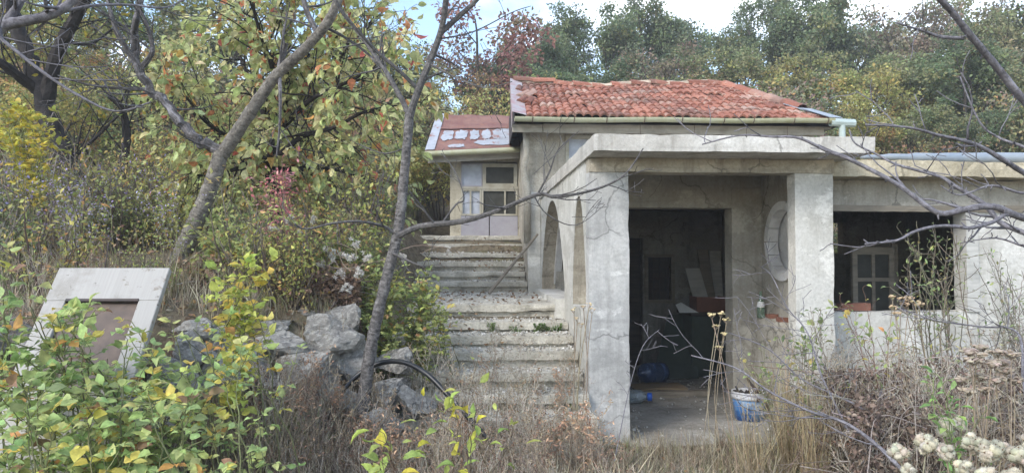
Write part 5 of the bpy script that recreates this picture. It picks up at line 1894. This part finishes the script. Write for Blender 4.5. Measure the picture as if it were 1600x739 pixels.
def brambles():
    R.seed(107)
    def canes(n, bx, by, tx, ty, Yr, spread=.15):
        out = []
        for _ in range(n):
            Y = R.uniform(*Yr)
            tip = at(R.uniform(*tx), R.uniform(*ty), Y)
            x = tip.x + R.uniform(-.35, .35); y = Y + R.uniform(-.2, .35)
            out.append(((x, y, H(x, y) - .03), tip))
        return out
    cane_bush('bramble_bush', 'dense light green bramble in front of the white door panel', 'bush', canes(13, 0, 0, (-20, 250), (545, 690), (2.9, 3.6)) + canes(7, 0, 0, (0, 120), (430, 540), (3.2, 3.7)) + canes(13, 0, 0, (40, 260), (525, 610), (3.2, 3.7)), .074, BR_PAL, r=.006, twigs=3, dens=.7)
    cane_bush('bramble_bush', 'bramble with yellow tipped shoots right of the white door panel', 'bush', canes(11, 0, 0, (235, 410), (470, 700), (3.1, 3.9)), .06, BR_PAL, r=.005, twigs=2, dens=.5)
    cane_bush('bramble_bush', 'low tangled bramble filling the bottom left corner', 'bush', canes(9, 0, 0, (-30, 330), (610, 760), (2.5, 3.0)), .06, BR_PAL, r=.005, twigs=2, dens=.6)
    cane_bush('yellow_sapling', 'slender yellow leaved sapling beside the boulders', 'sapling', canes(7, 0, 0, (345, 405), (415, 520), (4.2, 4.5)), .075, [(4, (.55, .56, .13)), (2, (.42, .5, .12)), (1, (.65, .5, .1))], r=.005, twigs=2)
    cane_bush('yellow_sprig', 'drooping yellow green sprig in the foreground below the black pipe', 'plant', canes(7, 0, 0, (600, 740), (590, 720), (3.0, 3.4)), .085, [(4, (.50, .58, .14)), (3, (.36, .48, .12)), (2, (.62, .55, .08))], trif=False, r=.004, twigs=1, dens=.5, wr=.42, stem=(.13, .1, .07))
    P2 = [(5, (.36, .42, .15)), (4, (.48, .51, .18)), (2, (.26, .33, .12)), (1, (.58, .5, .14)), (.5, (.46, .28, .13))]
    cane_bush('hawthorn_bush', 'yellow green bush between the boulders and the stairs', 'bush', canes(42, 0, 0, (570, 675), (405, 570), (5.9, 6.5)), .05, P2, r=.005, twigs=4, tmpl=LEAF_B)
    cane_bush('hawthorn_bush', 'leafy bush on top of the boulders left of the bare tree', 'bush', canes(50, 0, 0, (440, 580), (370, 500), (6.2, 7.0)), .055, P2, r=.005, twigs=4, tmpl=LEAF_B)
    cane_bush('hawthorn_bush', 'low green bush on the bank above the white door panel', 'bush', canes(40, 0, 0, (300, 450), (370, 470), (6.2, 7.2)), .06, P2, r=.005, twigs=3, tmpl=LEAF_B)
    # shrubs in front of the right wing
    P3 = [(5, (.32, .40, .17)), (3, (.42, .47, .2)), (2, (.22, .30, .13)), (1, (.52, .48, .18))]
    def up(n, tx, ty, Yr, bw=.2):
        out = []
        for _ in range(n):
            Y = R.uniform(*Yr); tip = at(R.uniform(*tx), R.uniform(*ty), Y)
            cx = XX((tx[0] + tx[1]) / 2 + 30, Y)
            x = cx + R.uniform(-bw, bw)
            out.append(((x, Y + R.uniform(-.1, .1), H(x, Y) - .03), tip))
        return out
    cane_bush('willow_shrub', 'tall thin stemmed shrub in front of the wing opening', 'shrub', up(16, (1400, 1510), (330, 500), (5.2, 5.7)), .045, P3, trif=False, r=.006, twigs=5, dens=.55, wr=.35, tmpl=LEAF_B, stem=(.17, .15, .11))
    cane_bush('willow_shrub', 'thin grey stemmed shrub against the white wall at the right edge', 'shrub', up(18, (1520, 1610), (400, 540), (5.0, 5.8)), .04, P3, trif=False, r=.005, twigs=4, dens=.3, wr=.35, tmpl=LEAF_B, stem=(.2, .18, .15))
    cane_bush('young_shrub', 'young green shrub growing before the right pier', 'shrub', up(8, (1220, 1300), (490, 560), (4.8, 5.2)), .05, P3, trif=False, r=.004, twigs=4, dens=.5, tmpl=LEAF_B, stem=(.2, .17, .13))
    cane_bush('young_shrub', 'yellow green seedling below the sill of the wing opening', 'shrub', up(7, (1310, 1390), (430, 540), (4.7, 5.1)), .05, BR_PAL, trif=False, r=.004, twigs=2, dens=.5, tmpl=LEAF_B, stem=(.2, .12, .09))
    cane_bush('green_sprig', 'fresh green sprig among the white seed heads', 'plant', up(3, (1450, 1500), (570, 640), (3.1, 3.3), .08), .05, [(3, (.34, .5, .16)), (2, (.24, .4, .14))], trif=False, r=.004, twigs=2, wr=.4, tmpl=LEAF_B, stem=(.2, .25, .1))
    cane_bush('smoke_bush', 'small pink smoke bush at the edge of the bank', 'shrub', up(8, (408, 448), (262, 335), (6.3, 6.45), .06), .045, [(3, (.72, .26, .29)), (2, (.78, .36, .37)), (1, (.55, .18, .2))], trif=False, r=.004, twigs=6, tmpl=LEAF_B, wr=.45, stem=(.3, .15, .14))
    AST = [(3, (.50, .42, .66)), (2, (.58, .52, .72)), (2, (.26, .32, .13))]
    cane_bush('aster_plant', 'lilac flowering aster clump in front of the dark leaning trunk', 'flower', up(22, (60, 170), (265, 330), (6.0, 6.4), .25), .022, AST, trif=False, r=.003, twigs=4, tmpl=LEAF_B, stem=(.22, .22, .1))
    cane_bush('aster_plant', 'small lilac aster left of the banded cherry trunk', 'flower', up(8, (215, 290), (280, 330), (5.9, 6.2), .12), .02, AST, trif=False, r=.003, twigs=4, tmpl=LEAF_B, stem=(.22, .22, .1))
    cane_bush('yellow_sapling', 'bright yellow leaved sapling at the left edge below the dark limb', 'sapling', up(9, (-10, 75), (150, 250), (6.8, 7.2), .12), .07, [(4, (.66, .56, .10)), (2, (.5, .5, .12))], r=.005, twigs=4, tmpl=LEAF_B)
    cane_bush('green_seedling', 'small leafy green weed beside the bucket', 'plant', up(5, (1165, 1200), (560, 600), (5.6, 5.9), .08), .045, P3, trif=False, r=.003, twigs=2, tmpl=LEAF_B)
brambles()

# bank undergrowth on the left terrace: shrubs, asters, stems too many to count
def bank():
    R.seed(108)
    pr = [shrub_proto(31, [(4, (.42, .45, .17)), (2, (.54, .51, .18)), (1, (.58, .38, .16))], .9, 6, .045, 4, .5, (.2, .17, .13)),
          shrub_proto(32, [(4, (.21, .26, .11)), (2, (.28, .33, .13))], .7, 8, .05, 6, .4, (.15, .14, .09), .3),
          shrub_proto(33, [(3, (.38, .25, .16)), (2, (.46, .3, .16)), (1, (.36, .36, .16))], .8, 6, .05, 2, .6, (.24, .2, .17)),
          shrub_proto(34, [(1, (.3, .27, .2))], 1.1, 9, .03, 1, .35, (.42, .38, .34)),
          shrub_proto(35, [(4, (.5, .46, .15)), (2, (.38, .42, .14)), (1, (.56, .33, .12))], 1.0, 6, .05, 5, .5, (.18, .15, .12)),
          shrub_proto(36, [(3, (.38, .30, .52)), (2, (.16, .2, .08)), (2, (.22, .22, .1))], .9, 8, .03, 3, .3, (.25, .22, .14))]
    def cond(x, y):
        px = 800 + F * math.tan(math.atan2(x, y) - YAW)
        if 250 < px < 375 and y < 6.9: return False
        return x < -1.0 and y > yw(x) + .45
    pl = place_under(cond, 210, (-9, -1.0), (5.2, 13.5), .6, 1.15, [0, 0, 1, 2, 2, 3, 4, 4])
    pl += place_under(lambda x, y: x < -3.6, 30, (-6, -3.4), (6.5, 9), .7, 1.2, [5, 5, 1, 4])
    pl += place_under(lambda x, y: not (-1.3 < x < 1.2), 60, (-6, -.9), (12, 15), .9, 1.6, [0, 4, 2])
    V, T, C = scatter(pr, pl)
    o = link('bank_undergrowth', mesh_arrays('bank_undergrowth', V, T, C), M['leaf'])
    tag(o, 'autumn shrubs, asters and dry stems covering the bank on the left', 'undergrowth', kind='stuff')
bank()

# ------------------------------------------------------------------ dry grass and weeds
def grass_proto(seed, n, h, col, spread, lean=.35, w=.0035):
    rng = np.random.RandomState(seed)
    V = []; T = []; C = []
    for k in range(n):
        a = rng.uniform(0, 6.28); r0 = abs(rng.normal(0, spread * .4))
        p = np.array([math.cos(a) * r0, math.sin(a) * r0, -.02])
        b = rng.uniform(0, 6.28); l = rng.normal(0, lean)
        d = np.array([math.cos(b) * l, math.sin(b) * l, 1.0]); d /= np.linalg.norm(d)
        hh = h * rng.uniform(.5, 1.15); S_ = 5
        side = np.cross(d, np.array([math.cos(b + 1.6), math.sin(b + 1.6), .01])); side /= np.linalg.norm(side) + 1e-6
        side = np.array([math.cos(b + 1.5 + rng.uniform(-.8, .8)), math.sin(b + 1.5 + rng.uniform(-.8, .8)), 0])
        c = np.array(col) * rng.uniform(.65, 1.3) * (1 + rng.uniform(-.08, .08, 3))
        i0 = len(V)
        bend = rng.uniform(.02, .22)
        for s in range(S_ + 1):
            ww = w * (1 - (s / S_) ** 1.5) + .0006
            V.append(p - side * ww); V.append(p + side * ww)
            C.append(c); C.append(c)
            d = d + np.array([math.cos(b) * bend, math.sin(b) * bend, -bend * .5 * s / S_]) + rng.normal(0, .05, 3); d /= np.linalg.norm(d)
            p = p + d * hh / S_
        for s in range(S_):
            a_ = i0 + 2 * s
            T.append((a_, a_ + 1, a_ + 3)); T.append((a_, a_ + 3, a_ + 2))
    return np.array(V, np.float32), np.array(T, np.int32), np.array(C, np.float32)

def weed_proto(seed, h, col, kids=6, bud=.5, budcol=(.3, .24, .17), leafy=0.0, spread=.35, n=3, wander=.1):
    global R
    keep = R; R = random.Random(seed)
    mb = MB(); tips = []
    sp = dict(kids=[kids, 3], seg=[.09, .06, .04], wander=[wander, .15, .2], up=[.05, .04, .03], sides=[3, 3, 3], rmin=.0012, ratio=[.42, .4], start=[.3, .3], angle=[.65, .7], alltips=True, col=col)
    for k in range(n):
        a = R.uniform(0, 6.28); s = R.uniform(0, spread)
        grow(mb, Vector((R.gauss(0, .03), R.gauss(0, .03), -.03)), Vector((math.cos(a) * s, math.sin(a) * s, 1)).normalized(), h * R.uniform(.6, 1.1), .0035, 0, sp, tips)
    lb = LB(LEAF_A)
    for (q, d, l) in tips:
        if R.random() < bud:
            for _ in range(2):
                lb.add(q, rdir(.3), rdir(), R.uniform(.008, .018), .007, vary(budcol, .3))
        if R.random() < leafy:
            lb.add(q, rdir(-.2), rdir(.5), R.uniform(.02, .045), .014, vary(budcol, .3))
    R = keep
    return join_arrays([mb.arrays(), lb.arrays()])

STRAW, GREY, BROWN = (.50, .44, .33), (.47, .42, .35), (.38, .31, .24)
def dry_ground():
    R.seed(109)
    pr = [grass_proto(1, 16, .32, STRAW, .12), grass_proto(2, 14, .42, (.46, .39, .27), .12, .3), grass_proto(3, 18, .22, (.36, .33, .2), .14, .6), grass_proto(4, 16, .2, (.24, .28, .1), .12, .5),
          grass_proto(5, 14, .5, (.40, .33, .22), .1, .35)]
    pl = []
    def ok(x, y):
        if y < 2.6: return False
        if x > XS - .05 and y > 5.72: return False
        if x < -.8 and y > yw(x) + 3: return False
        if -.75 < x <= XS and y > 6.2: return False
        return True
    n = 0
    while n < 4400:
        x, y = R.uniform(-3.6, 5.2), R.uniform(2.8, 6.35)
        if n > 3600: x = R.uniform(-7, -3.4)
        if not ok(x, y): continue
        if x < -.8 and y > yw(x) - .3 and R.random() < .7: continue
        k = R.choice((0, 0, 1, 2, 2, 2, 3, 4))
        s = R.uniform(.6, 1.15)
        if 1.1 < x < 2.7 and y > 4.0: s *= .6
        if -.8 < x < .9 and y > 5.2: s *= .6
        t = R.uniform(.7, 1.2)
        pl.append((k, x, y, H(x, y), R.uniform(0, 6.28), s, R.gauss(0, .12), (t, t, t)))
        n += 1
    V, T, C = scatter(pr, pl)
    o = link('dry_grass', mesh_arrays('dry_grass', V, T, C), M['grass'])
    tag(o, 'dry straw coloured grass covering the ground before the house', 'grass', kind='stuff')
    wp = [weed_proto(41, .55, GREY), weed_proto(42, .7, GREY, 7), weed_proto(43, .45, BROWN, 6, .8, (.22, .13, .09)), weed_proto(44, .6, (.36, .3, .22), 5, .6, (.36, .28, .18)), weed_proto(45, .5, (.33, .27, .22), 8, .3),
          weed_proto(46, .6, (.36, .28, .22), 6, .3, (.44, .27, .17), .35), weed_proto(47, .8, GREY, 8, .4)]
    pl = []
    def add(n, xr, yr, s0, s1, kinds):
        c = 0
        while c < n:
            x, y = R.uniform(*xr), R.uniform(*yr)
            if not ok(x, y): continue
            t = R.uniform(.75, 1.25)
            pl.append((R.choice(kinds), x, y, H(x, y), R.uniform(0, 6.28), R.uniform(s0, s1), R.gauss(0, .15), (t, t, t)))
            c += 1
    add(75, (-1.4, .95), (4.0, 5.3), .5, 1.0, [0, 0, 1, 2, 3, 3, 4, 5])
    add(22, (-1.2, .9), (5.2, 6.0), .8, 1.2, [0, 1, 3])
    add(50, (.9, 2.6), (4.2, 5.6), .28, .45, [0, 2, 3, 4])
    add(200, (2.3, 5.0), (3.6, 5.9), .8, 1.35, [0, 1, 2, 3, 6, 6])
    add(45, (-.7, .95), (4.5, 5.3), .8, 1.15, [0, 1, 2, 3, 5])
    add(50, (.6, 2.4), (3.4, 4.6), .4, .6, [0, 2, 3, 4])
    add(60, (-1.0, .9), (3.6, 5.2), .6, .95, [2, 2, 4, 4, 0])
    add(90, (-3.2, -.9), (3.2, 5.2), .6, 1.0, [0, 2, 3, 4])
    add(60, (-1.7, -.5), (4.3, 5.2), .6, 1.0, [0, 2, 3, 4, 5])
    add(14, (-.7, .9), (5.8, 6.2), .5, .8, [0, 5, 3])
    V, T, C = scatter(wp, pl)
    o = link('dry_weeds', mesh_arrays('dry_weeds', V, T, C), M['stem'])
    tag(o, 'tangle of grey brown dead weed stalks in front of the house and stairs', 'weeds', kind='stuff')
    # fallen leaves
    lb = LB(LEAF_B)
    for _ in range(4500):
        x, y = R.uniform(-4, 5), R.uniform(3, 6.2)
        if R.random() < .35:
            x, y = R.uniform(-4, -.9), R.uniform(5, 9)
        if not ok(x, y) and not x < -.8: continue
        l = R.uniform(.03, .07)
        lb.add((x, y, H(x, y) + R.uniform(.005, .05)), rdir(0, .3), rdir(1.5), l, l * .6, vary(pick([(3, (.24, .16, .1)), (3, (.33, .24, .15)), (1, (.4, .22, .09)), (1, (.42, .38, .3))])))
    for _ in range(420):
        y = R.choice((R.uniform(7.7, 10.3), R.uniform(5, 7.6), R.uniform(10.4, 11.6)))
        lb.add((R.uniform(-.7, .85), y, stair_prof(y) + .13), rdir(0, .3), rdir(1.5), .05, .03, vary((.26, .17, .1)))
    o = lb.build('fallen_leaves', M['dry_leaf'])
    tag(o, 'brown fallen leaves lying on the ground and stairs', 'leaves', kind='stuff')
dry_ground()

def dead_heap(name, label, boxes, n, pal, L=.05, nst=60):
    """tangle of stems with curled dead leaves; boxes: list of (px0, px1, py0, py1, Y0, Y1)"""
    lb = LB(LEAF_B); mb = MB()
    for _ in range(n):
        b = R.choice(boxes); Y = R.uniform(b[4], b[5])
        q = at(R.uniform(b[0], b[1]), lerp(b[2], b[3], R.random() ** .8), Y)
        if noise.noise(q * 3.0) < -.22: continue
        q.z = max(q.z, H(q.x, q.y) + .02)
        l = L * R.uniform(.6, 1.3)
        lb.add(q, rdir(-.4), rdir(.2), l, l * R.uniform(.35, .7), vary(pick(pal), .3))
    for _ in range(nst):
        b = R.choice(boxes); Y = R.uniform(b[4], b[5])
        q = at(R.uniform(b[0], b[1]), R.uniform(b[2], b[3]), Y)
        g = Vector((q.x + R.gauss(0, .25), q.y + R.gauss(0, .2), 0)); g.z = H(g.x, g.y)
        e = q + Vector((R.gauss(0, .25), R.gauss(0, .15), R.uniform(-.1, .15)))
        mb.tube(smooth_path([g, g.lerp(q, .6) + rdir() * .06, q, e], 4), [.0045] * 6 + [.0025] * 7, 4, col=vary(pick([(2, (.2, .15, .12)), (2, (.42, .37, .33))]), .35))
    V, T, C = join_arrays([lb.arrays(), mb.arrays()])
    o = link(name, mesh_arrays(name, V, T, C), M['dry_leaf'])
    tag(o, label, 'dead brush', kind='stuff')
DP = [(4, (.19, .14, .11)), (3, (.27, .20, .155)), (2, (.12, .09, .075)), (1, (.38, .3, .24))]
dead_heap('dead_vine_heap', 'heap of curled dark brown dead leaves below the wing opening', [(1290, 1420, 575, 700, 4.5, 5.4), (1400, 1620, 560, 720, 4.3, 5.4), (1330, 1480, 620, 760, 3.9, 4.6)], 17000, DP, .036, 260)
dead_heap('dead_vine_heap', 'brown dead leaves draped over the boulders on the left', [(280, 440, 400, 500, 5.9, 6.6), (400, 560, 410, 490, 5.9, 6.5), (480, 560, 430, 470, 5.9, 6.2)], 8000, [(3, (.28, .19, .13)), (3, (.38, .26, .18)), (2, (.19, .13, .10))], .045, 90)

# ------------------------------------------------------------------ single dried flowers and branches
def yarrow(name, label, stems, Y, headr, col, cat='dried flower', per=9):
    """stems: photo positions of the flat heads"""
    p0 = at(stems[0][0], stems[0][1], Y)
    gx = sum(at(a, b, Y).x for a, b in stems) / len(stems)
    t = empty(name, (gx, Y, H(gx, Y)), label, cat)
    mb = MB()
    for (px, py) in stems:
        q = at(px, py, Y + R.uniform(-.12, .12))
        g = Vector((gx + R.gauss(0, .09), Y + R.gauss(0, .07), H(gx, Y) - .02))
        mb.tube(smooth_path([g, g.lerp(q, .55) + rdir() * .07, q - Vector((0, 0, .03))], 5), [.0026] * 11, 4, col=vary((.3, .24, .17)))
        hd = MB()
        for k in range(per):
            a = R.uniform(0, 6.28); r = headr * math.sqrt(R.random())
            e = q + Vector((r * math.cos(a), r * math.sin(a), R.uniform(-.006, .006) - r * .25))
            hd.tube([q - Vector((0, 0, .035)), e - Vector((0, 0, .006))], .0012, 3, col=vary((.3, .24, .17)))
            c = vary(col, .25)
            s = headr * R.uniform(.3, .45)
            ring = [(s * .5, -.3), (s, 0), (s * .8, .35), (.0005, .5)]
            lathe(hd, [(rr, h * s) for rr, h in ring], e, rdir(3), 7, c)
        hd.build('flower_head', M['stem'], t)
    mb.build('stems', M['stem'], t)
yarrow('dried_yarrow', 'cluster of dried brown yarrow heads before the wing wall at right', [(1512, 545), (1535, 540), (1560, 548), (1580, 550), (1520, 560), (1548, 565), (1572, 575), (1500, 590), (1530, 585), (1556, 590), (1585, 590), (1512, 608), (1540, 605), (1565, 562), (1525, 550)], 3.3, .036, (.40, .32, .25), per=18)
yarrow('dried_yarrow', 'dried tan yarrow standing against the wing opening', [(1395, 462), (1408, 466), (1420, 463), (1398, 478), (1415, 474), (1430, 470), (1400, 488), (1436, 474)], 4.6, .03, (.48, .36, .22))
yarrow('dried_yarrow', 'pale yellow dried yarrow in front of the doorway', [(1112, 490), (1126, 488), (1135, 498), (1118, 508), (1130, 520), (1124, 540)], 4.7, .025, (.55, .45, .24))
yarrow('dried_yarrow', 'few dried yarrow heads beside the left pier', [(897, 482), (912, 478), (920, 474), (902, 496), (925, 482), (908, 505)], 4.9, .022, (.5, .4, .25), per=7)
def heads():
    R.seed(110)
    spots = [(1405, 707, 3.2, 17), (1448, 693, 3.1, 20), (1480, 668, 3.2, 18), (1478, 705, 2.95, 15), (1520, 693, 3.0, 18), (1545, 705, 2.9, 20), (1566, 700, 3.1, 17), (1590, 712, 2.95, 18), (1506, 730, 2.9, 16), (1540, 742, 2.8, 18), (1580, 745, 2.85, 18),
             (1420, 735, 3.05, 13), (1498, 662, 3.25, 13), (1610, 690, 3.0, 16)]
    gx = at(1500, 700, 3.0).x
    t = empty('white_seed_heads', (gx, 3.0, H(gx, 3.0)), 'fluffy white clematis seed heads in the bottom right corner', 'seed heads')
    mb = MB()
    for (px, py, Y, rp) in spots:
        q = at(px, py, Y); r = rp * Y / F
        g = Vector((q.x + R.gauss(0, .08), Y + R.gauss(0, .06), H(q.x, Y) - .02))
        mb.tube(smooth_path([g, g.lerp(q, .55) + rdir() * .04, q], 5), [.004] * 11, 4, col=vary((.3, .26, .18)))
        lb = LB(LEAF_A)
        # a lumpy ball of many small fluffs: hairs and tiny dark seeds
        r *= 1.15
        subs = [q + rdir() * r * R.uniform(.25, .6) for _ in range(22)]
        core = MB()
        for s in subs:
            lathe(core, [(.0005, -.34 * r), (.24 * r, -.24 * r), (.34 * r, 0), (.24 * r, .24 * r), (.0005, .34 * r)], s, rdir(), 8, vary((.66, .61, .48), .1))
            for _ in range(90):
                d = rdir()
                l = r * R.uniform(.34, .48)
                lb.add(s, d, rdir(), l, l * .16, vary((.74, .70, .58), .12))
            for _ in range(2):
                d = rdir(); lb.add(s + d * r * .42, rdir(), d, r * .16, r * .14, (.2, .13, .08))
        V, T, C = join_arrays([lb.arrays(), core.arrays()])
        world_parent(link('seed_head', mesh_arrays('seed_head', V, T, C), M['fluff']), t)
    mb.build('stems', M['stem'], t)
heads()
def clematis_bank():
    R.seed(111)
    spots = [(428, 358, 6.14, 11), (455, 342, 6.23, 12), (470, 362, 6.14, 12), (490, 345, 6.32, 10), (520, 395, 5.95, 14), (545, 405, 5.86, 13), (560, 425, 5.77, 12), (530, 430, 5.86, 12), (505, 415, 5.95, 10), (575, 400, 5.77, 11), (555, 380, 5.95, 11), (480, 385, 6.04, 10), (540, 450, 5.77, 10), (630, 400, 5.77, 9), (700, 388, 5.95, 8), (720, 398, 5.95, 7)]
    q0 = at(510, 400, 6.2)
    t = empty('clematis_vine', (q0.x, 6.2, H(q0.x, 6.2)), 'wild clematis with fluffy pale seed heads over the bush on the bank', 'vine')
    mb = MB()
    prev = Vector((q0.x, 6.2, H(q0.x, 6.2)))
    for (px, py, Y, rp) in spots:
        q = at(px, py, Y); r = rp * Y / F
        mb.tube(smooth_path([prev, prev.lerp(q, .5) + rdir() * .08, q], 4), .003, 4, col=vary((.25, .2, .15)))
        prev = prev.lerp(q, .6)
        lb = LB(LEAF_A)
        for s in [q + rdir() * r * R.uniform(.2, .9) for _ in range(7)]:
            for _ in range(26):
                l = r * R.uniform(.3, .55)
                lb.add(s, rdir(), rdir(), l, l * .26, vary((.74, .71, .66), .14))
        lb.build('seed_head', M['fluff'], t)
    mb.build('stems', M['stem'], t)
clematis_bank()

def dead_branches():
    R.seed(112)
    def one(label, pp, r0, r1, ntw, Lr=(.15, .5)):
        pts = smooth_path(path(pp), 6)
        base = pts[0].copy()
        t = empty('dead_branch', base, label, 'branch')
        mb = MB(); tips = []
        m = len(pts)
        rad = [lerp(r0, r1, k / (m - 1)) for k in range(m)]
        mb.tube(pts, rad, 6, lump=.08)
        add_twigs(mb, pts, rad, ntw, Lr, dict(TW1, kids=[3], seg=[.06, .05]), tips, .15)
        mb.build('wood', M['grey_twig_bark'], t, uv=True)
    one('long grey dead branch slanting down to the right before the pier', [(1420, 745, 3.6), (1370, 695, 3.8), (1320, 660, 4.0), (1260, 640, 4.1), (1200, 610, 4.3), (1150, 575, 4.4), (1080, 555, 4.5)], .011, .004, 12)
    one('grey dead branch lying below the sill above the brown leaves', [(1400, 690, 4.2), (1350, 640, 4.4), (1300, 615, 4.5), (1250, 590, 4.6), (1200, 545, 4.7), (1140, 520, 4.8)], .009, .003, 12)
    one('thin bare branch rising across the right pier', [(1330, 680, 4.3), (1285, 590, 4.5), (1262, 520, 4.6), (1230, 480, 4.7), (1205, 430, 4.8), (1185, 415, 4.8)], .007, .002, 14, (.15, .4))
    one('thin bare stem standing across the left door edge', [(960, 720, 4.6), (985, 600, 4.8), (1005, 540, 4.9), (1030, 515, 5.0)], .004, .002, 6, (.08, .2))
    one('bare branch crossing the white wall near the right edge', [(1620, 720, 3.6), (1600, 600, 3.8), (1590, 520, 4.0), (1530, 510, 4.1), (1460, 500, 4.2), (1400, 480, 4.3)], .009, .003, 10, (.15, .4))
dead_branches()

def straw_tufts():
    pr = [grass_proto(60 + k, 60, .95, (.44, .36, .22), .14, .18, .003) for k in range(3)]
    labs = ['tall straw grass tuft in front of the ledge and right pier', 'tall straw grass tuft left of the dead brown heap', 'straw grass tuft leaning before the bucket', 'straw grass tuft at the foot of the right pier']
    for (px, Y, s), lab in zip(((1225, 4.9, 1.0), (1265, 4.5, .9), (1170, 4.6, .7), (1290, 5.2, .8)), labs):
        x = XX(px, Y)
        V, T, C = scatter(pr, [(R.randrange(3), 0, 0, 0, R.uniform(0, 6), s, 0, (1, 1, 1)) for _ in range(2)])
        o = link('straw_tuft', mesh_arrays('straw_tuft', V, T, C), M['grass'])
        o.location = (x, Y, H(x, Y))
        tag(o, lab, 'grass tuft')
straw_tufts()

def stair_tufts():
    pr = [grass_proto(90, 40, .09, (.16, .24, .08), .12, .7, .003), weed_proto(91, .16, (.2, .24, .1), 6, .9, (.17, .25, .09), .8, .9, 6)]
    pl = []
    for _ in range(16):
        x = R.choice((R.uniform(.35, .88), R.uniform(.2, .9)))
        pl.append((R.randrange(2), x, 7.26 + R.uniform(-.02, .02), .81, R.uniform(0, 6), R.uniform(.3, .6), 0, (1, 1, 1)))
    V, T, C = scatter(pr, pl)
    o = link('stair_moss', mesh_arrays('stair_moss', V, T, C), M['grass'])
    tag(o, 'small green weeds growing along one step below the landing', 'weeds', kind='stuff')
stair_tufts()

# ------------------------------------------------------------------ thin haze volume added to lighten the woods and soften contrast
def haze():
    b = MB()
    b.box(-232, 232, -72, 272, -2.0, 22.0)
    o = b.build('haze', None)
    m = bpy.data.materials.new('haze')
    m.use_nodes = True
    nt_ = m.node_tree
    nt_.nodes.clear()
    out = nt_.nodes.new('ShaderNodeOutputMaterial')
    pv = nt_.nodes.new('ShaderNodeVolumePrincipled')
    pv.inputs['Color'].default_value = (.93, .95, .97, 1)
    pv.inputs['Density'].default_value = .0024
    nt_.links.new(pv.outputs['Volume'], out.inputs['Volume'])
    o.data.materials.append(m)
    o['kind'] = 'stuff'
    o['label'] = 'thin pale haze added to lighten the wooded slope'
    o['category'] = 'haze'
haze()
